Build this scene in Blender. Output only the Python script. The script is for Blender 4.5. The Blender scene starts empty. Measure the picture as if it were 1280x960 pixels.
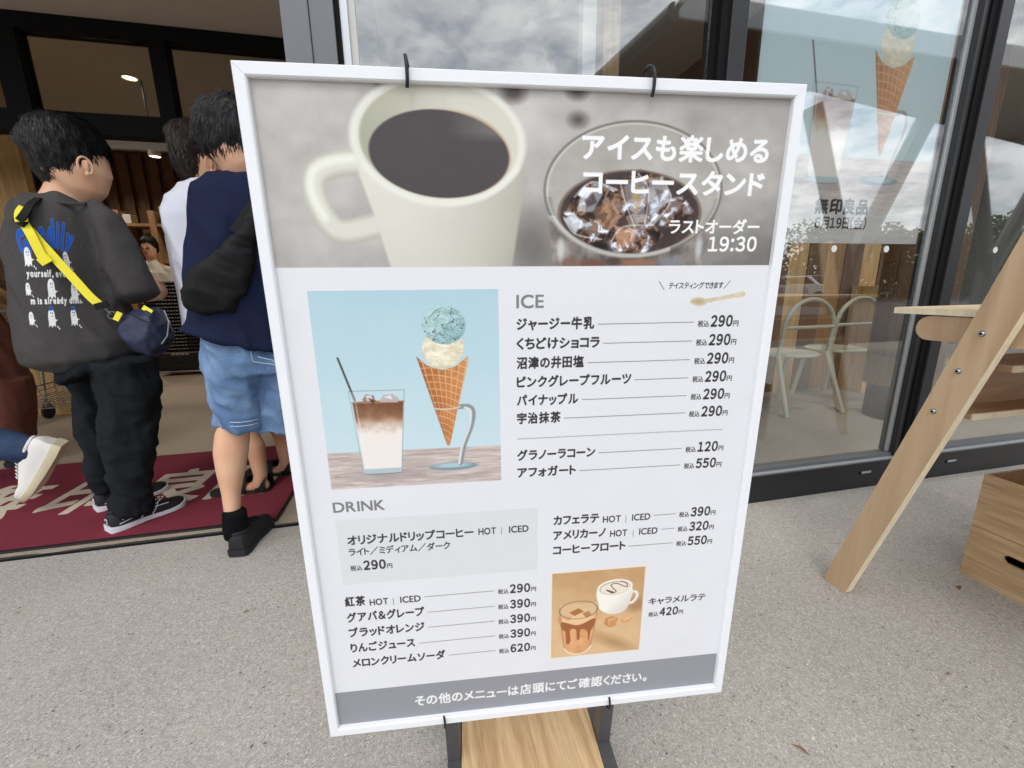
import bpy, bmesh, math, random
import numpy as np
from mathutils import Vector, Matrix, noise as mnoise
random.seed(7); rng = np.random.default_rng(7)
SC = bpy.context.scene
COL = SC.collection
PI = math.pi

# ------------------------------------------------------------------ camera
CW = Matrix(((0.976, -0.062, 0.210), (-0.218, -0.215, 0.952), (-0.014, -0.975, -0.223)))   # world <- camera (x right, y down, z forward)
c0, c1, c2 = (Vector(CW.col[i]) for i in range(3))
c2.normalize(); c0 = (c0 - c0.dot(c2) * c2).normalized(); c1 = c2.cross(c0)
FPX = 520.0
cam_d = bpy.data.cameras.new('camera'); cam = bpy.data.objects.new('camera', cam_d); COL.objects.link(cam); SC.camera = cam
cam_d.sensor_width = 36; cam_d.lens = FPX / 1280 * 36; cam_d.clip_start = 0.02; cam_d.clip_end = 600
m4 = Matrix((c0, -c1, -c2)).transposed().to_4x4(); m4.translation = Vector((0, 0, 1.0)); cam.matrix_world = m4
SC.view_settings.view_transform = 'Standard'; SC.view_settings.look = 'None'
SC.view_settings.exposure = -0.32; SC.view_settings.gamma = 1
SC.render.resolution_x = 1024; SC.render.resolution_y = 768

def at(px, py, Y):
    """point of the photograph (1280 px wide) brought out to the real distance y = Y in the place"""
    r = c0 * (px - 640) + c1 * (py - 480) + c2 * FPX
    return r * (Y / r.y) + Vector((0, 0, 1.0))
def at_ground(px, py, z=0.0):
    r = c0 * (px - 640) + c1 * (py - 480) + c2 * FPX
    return r * ((z - 1.0) / r.z) + Vector((0, 0, 1.0))

# ------------------------------------------------------------------ sky and sun
SUN_EL, SUN_AZ = math.radians(52), math.radians(200)      # azimuth clockwise from +Y: the sun stands behind the camera
world = bpy.data.worlds.new('World'); SC.world = world; world.use_nodes = True
nt = world.node_tree; bg = nt.nodes['Background']; bg.inputs[1].default_value = 0.15
sky = nt.nodes.new('ShaderNodeTexSky'); sky.sky_type = 'NISHITA'; sky.sun_disc = False
sky.sun_elevation = SUN_EL; sky.sun_rotation = SUN_AZ; sky.air_density = 1.2; sky.dust_density = 2.0
tc = nt.nodes.new('ShaderNodeTexCoord')
mp = nt.nodes.new('ShaderNodeMapping'); mp.inputs['Scale'].default_value = (1, 1, 2.2)
nz = nt.nodes.new('ShaderNodeTexNoise'); nz.inputs['Scale'].default_value = 8.5; nz.inputs['Detail'].default_value = 9; nz.inputs['Roughness'].default_value = 0.62; nz.inputs['Distortion'].default_value = 0.25
cr = nt.nodes.new('ShaderNodeValToRGB'); cr.color_ramp.elements[0].position = 0.32; cr.color_ramp.elements[1].position = 0.66
mx = nt.nodes.new('ShaderNodeMixRGB'); mx.inputs[2].default_value = (19.5, 19.6, 19.8, 1)
sc_ = nt.nodes.new('ShaderNodeMixRGB'); sc_.blend_type = 'MIX'; sc_.inputs[0].default_value = 0.35; sc_.inputs[2].default_value = (8.6, 10.2, 12.2, 1)
nt.links.new(tc.outputs['Generated'], mp.inputs[0]); nt.links.new(mp.outputs[0], nz.inputs['Vector'])
nt.links.new(nz.outputs['Fac'], cr.inputs[0]); nt.links.new(cr.outputs[0], mx.inputs[0])
nt.links.new(sky.outputs[0], sc_.inputs[1]); nt.links.new(sc_.outputs[0], mx.inputs[1]); nt.links.new(mx.outputs[0], bg.inputs[0])
sd = bpy.data.lights.new('sun', 'SUN'); sd.energy = 0.9; sd.angle = math.radians(14); sd.color = (1.0, 0.955, 0.89)
so = bpy.data.objects.new('sun', sd); COL.objects.link(so); so.location = (0, -4, 12)
sdir = Vector((math.sin(SUN_AZ) * math.cos(SUN_EL), math.cos(SUN_AZ) * math.cos(SUN_EL), math.sin(SUN_EL)))
so.rotation_euler = sdir.to_track_quat('Z', 'Y').to_euler()

# ------------------------------------------------------------------ helpers: objects
def link(name, me, parent=None, mats=(), smooth=False):
    o = bpy.data.objects.new(name, me); COL.objects.link(o)
    for m in (mats if isinstance(mats, (list, tuple)) else [mats]): me.materials.append(m)
    if smooth:
        me.polygons.foreach_set('use_smooth', [True] * len(me.polygons))
    if parent is not None: o.parent = parent
    return o
def thing(name, label, cat, group=None):
    o = bpy.data.objects.new(name, None); COL.objects.link(o); o.empty_display_size = 0.1
    o['label'] = label; o['category'] = cat
    if group: o['group'] = group
    return o
def tag(o, label, cat, group=None):
    o['label'] = label; o['category'] = cat
    if group: o['group'] = group
    return o
def struct(o): o['kind'] = 'structure'; return o
def settle(root):
    """move an Empty to the base of its parts without moving the parts"""
    bpy.context.view_layer.update()
    kids = [c for c in root.children_recursive if c.type == 'MESH']
    pts = [c.matrix_world @ Vector(b) for c in kids for b in c.bound_box]
    if not pts: return
    lo = Vector([min(p[i] for p in pts) for i in range(3)]); hi = Vector([max(p[i] for p in pts) for i in range(3)])
    base = Vector(((lo.x + hi.x) / 2, (lo.y + hi.y) / 2, lo.z))
    for c in root.children: c.location = c.location - base
    root.location = base
def copy_tree(o, off, parent=None, first=True):
    c = o.copy(); COL.objects.link(c); c.parent = parent
    if first: c.location = o.location + Vector(off)
    for ch in o.children: copy_tree(ch, off, c, False)
    return c
class MB:
    def __init__(s): s.bm = bmesh.new()
    def box(s, lo, hi, bev=0.0, rot=None, piv=None):
        r = bmesh.ops.create_cube(s.bm, size=1); vs = r['verts']
        lo = Vector(lo); hi = Vector(hi); c = (lo + hi) / 2; d = hi - lo
        for v in vs: v.co = Vector((v.co.x * d.x, v.co.y * d.y, v.co.z * d.z)) + c
        if bev > 0:
            es = list({e for v in vs for e in v.link_edges})
            rr = bmesh.ops.bevel(s.bm, geom=es, offset=bev, segments=2, affect='EDGES', profile=0.5)
            vs = list({v for f in rr['faces'] for v in f.verts} | {v for v in vs if v.is_valid})
        if rot is not None:
            p = Vector(piv) if piv is not None else c
            for v in vs: v.co = rot @ (v.co - p) + p
        return s
    def prism(s, pts, vec):
        a = [s.bm.verts.new(p) for p in pts]; b = [s.bm.verts.new(Vector(p) + Vector(vec)) for p in pts]
        n = len(pts)
        s.bm.faces.new(a); s.bm.faces.new(b[::-1])
        for i in range(n): s.bm.faces.new((a[i], b[i], b[(i + 1) % n], a[(i + 1) % n])[::-1])
        bmesh.ops.recalc_face_normals(s.bm, faces=s.bm.faces)
        return s
    def tube(s, pts, r, seg=10, r2=None, closed=False):
        pts = [Vector(p) for p in pts]; n = len(pts); rings = []; prev = None
        for i, p in enumerate(pts):
            if closed: t = (pts[(i + 1) % n] - pts[i - 1]).normalized()
            else: t = (pts[min(i + 1, n - 1)] - pts[max(i - 1, 0)]).normalized()
            if prev is None: u = t.orthogonal().normalized()
            else: u = (prev - prev.dot(t) * t).normalized()
            prev = u; w = t.cross(u)
            rr = r if r2 is None else r + (r2 - r) * i / (n - 1)
            rings.append([s.bm.verts.new(p + (u * math.cos(2 * PI * k / seg) + w * math.sin(2 * PI * k / seg)) * rr) for k in range(seg)])
        m = n if closed else n - 1
        for i in range(m):
            A, B = rings[i], rings[(i + 1) % n]
            for k in range(seg): s.bm.faces.new((A[k], A[(k + 1) % seg], B[(k + 1) % seg], B[k]))
        if not closed: s.bm.faces.new(rings[0][::-1]); s.bm.faces.new(rings[-1])
        return s
    def loft(s, rings, caps=True):
        vv = [[s.bm.verts.new(p) for p in r] for r in rings]; n = len(vv[0])
        for A, B in zip(vv, vv[1:]):
            for k in range(n): s.bm.faces.new((A[k], A[(k + 1) % n], B[(k + 1) % n], B[k]))
        if caps: s.bm.faces.new(vv[0][::-1]); s.bm.faces.new(vv[-1])
        return s
    def lathe(s, c, prof, seg=32, axis='Z'):
        rings = []
        for r, h in prof:
            ring = []
            for k in range(seg):
                a = 2 * PI * k / seg; x, y = math.cos(a) * max(r, 1e-4), math.sin(a) * max(r, 1e-4)
                ring.append(Vector(c) + (Vector((x, y, h)) if axis == 'Z' else Vector((h, x, y)) if axis == 'X' else Vector((x, h, y))))
            rings.append(ring)
        return s.loft(rings)
    def ball(s, c, r, sub=2):
        rr = bmesh.ops.create_icosphere(s.bm, subdivisions=sub, radius=1)
        r = Vector(r) if hasattr(r, '__len__') else Vector((r, r, r))
        for v in rr['verts']: v.co = Vector((v.co.x * r.x, v.co.y * r.y, v.co.z * r.z)) + Vector(c)
        return s
    def mesh(s, name='m'):
        me = bpy.data.meshes.new(name); bmesh.ops.recalc_face_normals(s.bm, faces=s.bm.faces); s.bm.to_mesh(me); s.bm.free(); return me
    def build(s, name, mat, parent=None, smooth=False):
        me = s.mesh(name); o = link(name, me, parent, mat)
        if smooth:
            me.polygons.foreach_set('use_smooth', [True] * len(me.polygons))
            try: me.set_sharp_from_angle(angle=math.radians(40))
            except Exception: pass
        return o

# ------------------------------------------------------------------ helpers: materials
def srgb(r, g, b): return tuple(((c / 255) / 12.92 if c / 255 <= 0.04045 else ((c / 255 + 0.055) / 1.055) ** 2.4) for c in (r, g, b)) + (1,)
def basemat(name, rough=0.6, spec=0.4, metal=0.0):
    m = bpy.data.materials.new(name); m.use_nodes = True; b = m.node_tree.nodes['Principled BSDF']
    b.inputs['Roughness'].default_value = rough; b.inputs['Specular IOR Level'].default_value = spec; b.inputs['Metallic'].default_value = metal
    return m, m.node_tree, b
def N(nt, t, **kw):
    n = nt.nodes.new(t)
    for k, v in kw.items():
        if hasattr(n, k) and not k[0].isupper(): setattr(n, k, v)
        else: n.inputs[k.replace('_', ' ')].default_value = v
    return n
def plain(name, col, rough=0.6, spec=0.35, metal=0.0, var=0.12, scale=30, bump=0.15, stretch=(1, 1, 1), bdist=0.002):
    """one colour with slight mottling and fine relief"""
    m, nt, b = basemat(name, rough, spec, metal)
    t = N(nt, 'ShaderNodeTexCoord'); mp = N(nt, 'ShaderNodeMapping'); mp.inputs['Scale'].default_value = stretch
    n1 = N(nt, 'ShaderNodeTexNoise', Scale=scale, Detail=6.0, Roughness=0.6)
    mx = N(nt, 'ShaderNodeMixRGB'); c = Vector(col[:3])
    mx.inputs[1].default_value = tuple(c * (1 - var)) + (1,); mx.inputs[2].default_value = tuple(c * (1 + var)) + (1,)
    bp = N(nt, 'ShaderNodeBump', Strength=bump, Distance=bdist)
    L = nt.links.new
    L(t.outputs['Object'], mp.inputs[0]); L(mp.outputs[0], n1.inputs['Vector']); L(n1.outputs['Fac'], mx.inputs[0]); L(mx.outputs[0], b.inputs['Base Color'])
    L(n1.outputs['Fac'], bp.inputs['Height']); L(bp.outputs[0], b.inputs['Normal'])
    return m
def wood(name, ca, cb, axis=2, scale=6.0, rough=0.5, spec=0.3, fig=0.0, ring=9.0):
    """grain stretched along axis; fig > 0 adds open cathedral figure"""
    m, nt, b = basemat(name, rough, spec)
    t = N(nt, 'ShaderNodeTexCoord'); oi = N(nt, 'ShaderNodeObjectInfo'); ad = N(nt, 'ShaderNodeVectorMath', operation='ADD')
    mp = N(nt, 'ShaderNodeMapping'); s = [scale] * 3; s[axis] = scale * 0.07; mp.inputs['Scale'].default_value = s
    off = N(nt, 'ShaderNodeVectorMath', operation='SCALE'); cv = N(nt, 'ShaderNodeCombineXYZ')
    L = nt.links.new
    for i in range(3): L(oi.outputs['Random'], cv.inputs[i])
    L(cv.outputs[0], off.inputs[0]); off.inputs['Scale'].default_value = 7.3
    L(t.outputs['Object'], ad.inputs[0]); L(off.outputs[0], ad.inputs[1]); L(ad.outputs[0], mp.inputs[0])
    fine = N(nt, 'ShaderNodeTexNoise', Scale=9.0, Detail=6.0, Roughness=0.65, Distortion=0.4)
    big = N(nt, 'ShaderNodeTexNoise', Scale=0.8, Detail=2.0, Roughness=0.5, Distortion=0.3)
    L(mp.outputs[0], fine.inputs['Vector']); L(mp.outputs[0], big.inputs['Vector'])
    mul = N(nt, 'ShaderNodeMath', operation='MULTIPLY'); mul.inputs[1].default_value = ring
    mul.inputs[1].default_value = ring * 5.0; sn0 = N(nt, 'ShaderNodeMath', operation='SINE'); sn = N(nt, 'ShaderNodeMath', operation='MULTIPLY_ADD'); sn.inputs[1].default_value = 0.5; sn.inputs[2].default_value = 0.5; L(big.outputs['Fac'], mul.inputs[0]); L(mul.outputs[0], sn0.inputs[0]); L(sn0.outputs[0], sn.inputs[0])
    mixf = N(nt, 'ShaderNodeMath', operation='MULTIPLY_ADD'); mixf.inputs[1].default_value = fig; L(sn.outputs[0], mixf.inputs[0])
    sc2 = N(nt, 'ShaderNodeMath', operation='MULTIPLY'); sc2.inputs[1].default_value = 1 - fig; L(fine.outputs['Fac'], sc2.inputs[0]); L(sc2.outputs[0], mixf.inputs[2])
    rp = N(nt, 'ShaderNodeValToRGB'); e = rp.color_ramp.elements; e[0].position = 0.25; e[0].color = tuple(ca[:3]) + (1,); e[1].position = 0.75; e[1].color = tuple(cb[:3]) + (1,)
    L(mixf.outputs[0], rp.inputs[0]); L(rp.outputs[0], b.inputs['Base Color'])
    bp = N(nt, 'ShaderNodeBump', Strength=0.25, Distance=0.001); L(fine.outputs['Fac'], bp.inputs['Height']); L(bp.outputs[0], b.inputs['Normal'])
    return m
def glassmat(name, tint=(0.975, 0.985, 0.98), base=0.155):
    m = bpy.data.materials.new(name); m.use_nodes = True; nt = m.node_tree; nt.nodes.clear(); L = nt.links.new
    out = N(nt, 'ShaderNodeOutputMaterial'); mix = N(nt, 'ShaderNodeMixShader'); tr = N(nt, 'ShaderNodeBsdfTransparent'); gl = N(nt, 'ShaderNodeBsdfGlossy')
    tr.inputs[0].default_value = tint + (1,); gl.inputs['Roughness'].default_value = 0.0; gl.inputs['Color'].default_value = (1, 1, 1, 1)
    lw = N(nt, 'ShaderNodeLayerWeight'); lw.inputs[0].default_value = 0.5
    pw = N(nt, 'ShaderNodeMath', operation='POWER'); pw.inputs[1].default_value = 6.0; ma = N(nt, 'ShaderNodeMath', operation='MULTIPLY_ADD')
    ma.inputs[1].default_value = 1 - base; ma.inputs[2].default_value = base
    L(lw.outputs['Facing'], pw.inputs[0]); L(pw.outputs[0], ma.inputs[0]); L(ma.outputs[0], mix.inputs[0]); L(tr.outputs[0], mix.inputs[1]); L(gl.outputs[0], mix.inputs[2]); L(mix.outputs[0], out.inputs[0])
    return m
def emit(name, col, strength):
    m, nt, b = basemat(name); b.inputs['Base Color'].default_value = col; b.inputs['Emission Color'].default_value = col; b.inputs['Emission Strength'].default_value = strength
    return m
def imagemat(name, img, rough=0.5, spec=0.3, alpha_base=None, weave=0.0):
    """flat print; with alpha_base the print lies over cloth of that colour"""
    m, nt, b = basemat(name, rough, spec); L = nt.links.new
    uv = N(nt, 'ShaderNodeUVMap'); tx = N(nt, 'ShaderNodeTexImage'); tx.image = img; tx.extension = 'EXTEND'; tx.interpolation = 'Cubic'
    L(uv.outputs[0], tx.inputs[0])
    t = N(nt, 'ShaderNodeTexCoord'); n1 = N(nt, 'ShaderNodeTexNoise', Scale=weave or 60.0, Detail=5.0)
    L(t.outputs['Object'], n1.inputs['Vector'])
    bp = N(nt, 'ShaderNodeBump', Strength=0.25 if weave else 0.05, Distance=0.002); L(n1.outputs['Fac'], bp.inputs['Height']); L(bp.outputs[0], b.inputs['Normal'])
    if alpha_base is None:
        L(tx.outputs[0], b.inputs['Base Color'])
    else:
        mx0 = N(nt, 'ShaderNodeMixRGB'); c = Vector(alpha_base[:3]); mx0.inputs[1].default_value = tuple(c * 0.75) + (1,); mx0.inputs[2].default_value = tuple(c * 1.25) + (1,)
        L(n1.outputs['Fac'], mx0.inputs[0]); mx = N(nt, 'ShaderNodeMixRGB')
        L(tx.outputs[1], mx.inputs[0]); L(mx0.outputs[0], mx.inputs[1]); L(tx.outputs[0], mx.inputs[2]); L(mx.outputs[0], b.inputs['Base Color'])
    return m
def image_from(name, arr):
    """arr: rows from the top, RGBA 0..1 in display values"""
    h, w, _ = arr.shape
    im = bpy.data.images.new(name, w, h, alpha=True); im.alpha_mode = 'CHANNEL_PACKED' if hasattr(im, 'alpha_mode') else im.alpha_mode
    im.pixels.foreach_set(np.ascontiguousarray(arr[::-1]).astype(np.float32).ravel()); im.update(); im.pack()
    return im

# ------------------------------------------------------------------ lettering: glyph masks drawn from Blender's own font
ALLTXT = ('アイスも楽しめるコーヒースタンドラストオーダー１９：３０テイスティングできますＩＣＥＤＲＮＫＨＯＴジャージー牛乳くちどけショコラ沼津の井田塩ピンクグレープフルーツパイナップル宇治抹茶'
          'グラノーラアフォガート税込円２４５６７８９オリジナルドリップライト／ミディアムダーク紅茶＆ブバりんごジュースメロンームソーダカフェラテリカキャラメルその他のメニューは店頭にてご確認ください。'
          '無印良品月日金（）ICEDRNKHOTGoodilyurself,evmabn.ht')
def glyph_table():
    chars = sorted(set(ALLTXT)); EM = 112
    cu = bpy.data.curves.new('lettering', 'FONT'); cu.body = '\n'.join(chars); cu.size = 1; cu.space_line = 3.0; cu.resolution_u = 4
    o = bpy.data.objects.new('lettering', cu); COL.objects.link(o); bpy.context.view_layer.update()
    pos0 = None
    me = bpy.data.meshes.new_from_object(o.evaluated_get(bpy.context.evaluated_depsgraph_get()))
    me.calc_loop_triangles()
    co = np.zeros(len(me.vertices) * 3); me.vertices.foreach_get('co', co); co = co.reshape(-1, 3)
    tri = np.zeros(len(me.loop_triangles) * 3, dtype=np.int32); me.loop_triangles.foreach_get('vertices', tri); tri = tri.reshape(-1, 3)
    cy = co[tri][:, :, 1].mean(1)
    row = np.round((0.35 - cy) / 3.0).astype(int)
    bpy.data.objects.remove(o); bpy.data.curves.remove(cu); bpy.data.meshes.remove(me)
    G = {}
    S = EM; H = int(1.3 * S); W = int(1.2 * S)
    for i, ch in enumerate(chars):
        t = co[tri[row == i]][:, :, :2].copy()
        if len(t) == 0: continue
        t[:, :, 1] += 3.0 * i
        m = np.zeros((H, W), bool)
        P = t.copy(); P[:, :, 0] = (t[:, :, 0] + 0.05) * S; P[:, :, 1] = (1.0 - t[:, :, 1]) * S
        for a, b_, c in P:
            x0 = max(int(min(a[0], b_[0], c[0])) , 0); x1 = min(int(max(a[0], b_[0], c[0])) + 2, W)
            y0 = max(int(min(a[1], b_[1], c[1])), 0); y1 = min(int(max(a[1], b_[1], c[1])) + 2, H)
            if x1 <= x0 or y1 <= y0: continue
            X, Y = np.meshgrid(np.arange(x0, x1) + 0.5, np.arange(y0, y1) + 0.5)
            d1 = (b_[0]-a[0])*(Y-a[1])-(b_[1]-a[1])*(X-a[0]); d2 = (c[0]-b_[0])*(Y-b_[1])-(c[1]-b_[1])*(X-b_[0]); d3 = (a[0]-c[0])*(Y-c[1])-(a[1]-c[1])*(X-c[0])
            m[y0:y1, x0:x1] |= ((d1 >= -1e-6) & (d2 >= -1e-6) & (d3 >= -1e-6)) | ((d1 <= 1e-6) & (d2 <= 1e-6) & (d3 <= 1e-6))
        G[ch] = m
    return G, EM
GLY, EM = glyph_table()
_bold = {}
def glyph(ch, bold):
    k = (ch, bold)
    if k not in _bold:
        m = GLY[ch]; r = bold * EM; out = m.copy(); R = int(math.ceil(r))
        for dy in range(-R, R + 1):
            for dx in range(-R, R + 1):
                if dx * dx + dy * dy <= r * r + 0.3 and (dx or dy): out |= np.roll(np.roll(m, dy, 0), dx, 1)
        f = out.astype(np.float32)
        _bold[k] = f
    return _bold[k]
FW = {c: chr(ord(c) + 0xFEE0) for c in '0123456789/:&()'}

class Canvas:
    """a printed sheet: colours laid down in millimetres from its top left corner"""
    def __init__(s, w, h, ppm, col=(255, 255, 255)):
        s.w, s.h, s.p = w, h, ppm; s.W, s.H = int(w * ppm), int(h * ppm)
        s.a = np.ones((s.H, s.W, 4), np.float32); s.a[:, :, :3] = np.array(col) / 255
    def win(s, x0, y0, x1, y1):
        i0, i1 = max(int(x0 * s.p), 0), min(int(math.ceil(x1 * s.p)), s.W); j0, j1 = max(int(y0 * s.p), 0), min(int(math.ceil(y1 * s.p)), s.H)
        X, Y = np.meshgrid((np.arange(i0, i1) + 0.5) / s.p, (np.arange(j0, j1) + 0.5) / s.p)
        return (slice(j0, j1), slice(i0, i1)), X, Y
    def put(s, sl, mask, col, al=1.0):
        if mask.size == 0: return
        col = np.asarray(col, np.float32) / 255; m = (np.clip(mask, 0, 1) * al)[..., None]
        s.a[sl][..., :3] = s.a[sl][..., :3] * (1 - m) + col * m
    def cover(s, sl, mask): s.a[sl][..., 3] = np.maximum(s.a[sl][..., 3], np.clip(mask, 0, 1))
    def ell(s, cx, cy, rx, ry, col, rot=0.0, soft=0.4, al=1.0, clip=None):
        R = max(rx, ry) + soft * 2 + 1; sl, X, Y = s.win(cx - R, cy - R, cx + R, cy + R)
        c, q = math.cos(rot), math.sin(rot); u = ((X - cx) * c + (Y - cy) * q) / rx; v = (-(X - cx) * q + (Y - cy) * c) / ry
        d = (np.sqrt(u * u + v * v) - 1) * min(rx, ry); m = np.clip(0.5 - d / (2 * soft), 0, 1)
        if clip is not None: m = m * clip(X, Y)
        s.put(sl, m, col(X, Y) if callable(col) else col, al)
    def ring(s, cx, cy, rx, ry, wd, col, rot=0.0, soft=0.4, al=1.0, clip=None):
        R = max(rx, ry) + wd + soft + 1; sl, X, Y = s.win(cx - R, cy - R, cx + R, cy + R)
        c, q = math.cos(rot), math.sin(rot); u = ((X - cx) * c + (Y - cy) * q) / rx; v = (-(X - cx) * q + (Y - cy) * c) / ry
        d = np.abs((np.sqrt(u * u + v * v) - 1) * min(rx, ry)) - wd / 2; m = np.clip(0.5 - d / (2 * soft), 0, 1)
        if clip is not None: m = m * clip(X, Y)
        s.put(sl, m, col(X, Y) if callable(col) else col, al)
    def poly(s, pts, col, soft=0.4, al=1.0, alpha=False):
        P = np.array(pts, float); x0, y0 = P.min(0) - soft * 2 - 0.5; x1, y1 = P.max(0) + soft * 2 + 0.5
        sl, X, Y = s.win(x0, y0, x1, y1)
        if X.size == 0: return
        ins = np.zeros(X.shape, bool); D = np.full(X.shape, 1e9)
        for (ax, ay), (bx, by) in zip(P, np.roll(P, -1, 0)):
            cond = ((ay > Y) != (by > Y)) & (X < (bx - ax) * (Y - ay) / ((by - ay) or 1e-9) + ax); ins ^= cond
            ex, ey = bx - ax, by - ay; t = np.clip(((X - ax) * ex + (Y - ay) * ey) / (ex * ex + ey * ey + 1e-9), 0, 1)
            D = np.minimum(D, (X - ax - t * ex) ** 2 + (Y - ay - t * ey) ** 2)
        d = np.where(ins, -1, 1) * np.sqrt(D); m = np.clip(0.5 - d / (2 * soft), 0, 1)
        s.put(sl, m, col(X, Y) if callable(col) else col, al)
        if alpha: s.cover(sl, m)
    def stroke(s, pts, wd, col, soft=0.3, al=1.0):
        P = np.array(pts, float); x0, y0 = P.min(0) - wd - soft * 2; x1, y1 = P.max(0) + wd + soft * 2; sl, X, Y = s.win(x0, y0, x1, y1)
        if X.size == 0: return
        D = np.full(X.shape, 1e9)
        for (ax, ay), (bx, by) in zip(P[:-1], P[1:]):
            ex, ey = bx - ax, by - ay; t = np.clip(((X - ax) * ex + (Y - ay) * ey) / (ex * ex + ey * ey + 1e-9), 0, 1)
            D = np.minimum(D, (X - ax - t * ex) ** 2 + (Y - ay - t * ey) ** 2)
        m = np.clip(0.5 - (np.sqrt(D) - wd / 2) / (2 * soft), 0, 1); s.put(sl, m, col(X, Y) if callable(col) else col, al)
    def rect(s, x0, y0, x1, y1, col, al=1.0):
        sl, X, Y = s.win(x0, y0, x1, y1); m = np.ones(X.shape); s.put(sl, m, col(X, Y) if callable(col) else col, al)
    def text(s, txt, x0, x1, base, em, bold=0.02, col=(50, 48, 50), al=1.0, shear=0.0, arc=None, alpha=False, fit=True):
        """one line of lettering between x0 and x1 with its baseline at base; em is the letter body height in mm"""
        txt = ''.join(FW.get(c, c) for c in txt)
        adv = []; xs = 0.0
        for ch in txt:
            if ch in (' ', '　'): xs += 0.3; continue
            g = glyph(ch, bold); cols = np.where(g.any(0))[0]
            if len(cols) == 0: xs += 0.3; continue
            l, r = cols[0] / EM, (cols[-1] + 1) / EM
            gap = 0.05 + 1.6 * bold
            adv.append((ch, xs, l, r)); xs += (r - l) + gap
        tot = xs - gap; kx = (x1 - x0) / tot if fit else em
        for ch, px, l, r in adv:
            g = glyph(ch, bold)
            gx0 = x0 + px * kx; gx1 = x0 + (px + r - l) * kx; yt = base - 0.95 * em; yb = base + 0.28 * em
            rotc = 0.0; ox = oy = 0.0
            if arc:
                cxm = (gx0 + gx1) / 2; tt = (cxm - (x0 + x1) / 2) / arc; rotc = tt; oy = arc * (1 - math.cos(tt)); ox = arc * math.sin(tt) - (cxm - (x0 + x1) / 2)
            pad = em * 0.3 if arc else 0.5
            sl, X, Y = s.win(gx0 - pad + ox - abs(shear) * em, yt - pad + oy, gx1 + pad + ox + abs(shear) * em, yb + pad + oy)
            if X.size == 0: continue
            X = X - ox; Y = Y - oy
            if arc:
                cxm = (gx0 + gx1) / 2; cym = base - 0.35 * em; c, q = math.cos(-rotc), math.sin(-rotc)
                X, Y = cxm + (X - cxm) * c - (Y - cym) * q, cym + (X - cxm) * q + (Y - cym) * c
            acc = 0
            for sx, sy in ((-.25, -.25), (.25, -.25), (-.25, .25), (.25, .25)):
                XX = X + sx / s.p; YY = Y + sy / s.p; XX = XX - shear * (base - YY)
                u = (l + (XX - gx0) / kx) * EM - 0.5; v = (1.0 + (YY - base) / em) * EM - 0.5
                # box average over the print's pixel
                nb = 3; st = EM / em / s.p / 2 / nb
                for a in range(nb):
                    for b_ in range(nb):
                        ui = np.clip(np.round(u + (a - 1) * EM / kx / s.p / 2 / nb), 0, g.shape[1] - 1).astype(int); vi = np.clip(np.round(v + (b_ - 1) * st), 0, g.shape[0] - 1).astype(int)
                        acc = acc + g[vi, ui] * ((u > (l * EM - 2)) & (u < (r * EM + 2)))
            m = acc / (4 * nb * nb)
            s.put(sl, m, col, al)
            if alpha: s.cover(sl, m)
def smooth_curve(pts, n=10, closed=True):
    P = np.array(pts, float); out = []; m = len(P)
    for i in range(m if closed else m - 1):
        p0, p1, p2, p3 = (P[(i + k) % m] if closed else P[min(max(i + k, 0), m - 1)] for k in (-1, 0, 1, 2))
        for t in np.linspace(0, 1, n, endpoint=False):
            out.append(0.5 * ((2 * p1) + (-p0 + p2) * t + (2 * p0 - 5 * p1 + 4 * p2 - p3) * t * t + (-p0 + 3 * p1 - 3 * p2 + p3) * t ** 3))
    if not closed: out.append(P[-1])
    return out
_nz = rng.random((4, 64, 64)).astype(np.float32)
def vnoise(X, Y, sc, k=0):
    u = (X / sc) % 63; v = (Y / sc) % 63; i = np.floor(u).astype(int); j = np.floor(v).astype(int); f = u - i; g = v - j
    f = f * f * (3 - 2 * f); g = g * g * (3 - 2 * g); t = _nz[k]; i1, j1 = (i + 1) % 64, (j + 1) % 64
    return (t[j, i] * (1 - f) + t[j, i1] * f) * (1 - g) + (t[j1, i] * (1 - f) + t[j1, i1] * f) * g
def fbm(X, Y, sc, k=0): return vnoise(X, Y, sc, k) * 0.5 + vnoise(X + 9, Y + 4, sc / 2.1, (k + 1) % 4) * 0.3 + vnoise(X + 3, Y + 8, sc / 4.3, (k + 2) % 4) * 0.2
def mixc(a, b, t): t = np.clip(t, 0, 1)[..., None]; return np.array(a, np.float32) * (1 - t) + np.array(b, np.float32) * t

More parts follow.
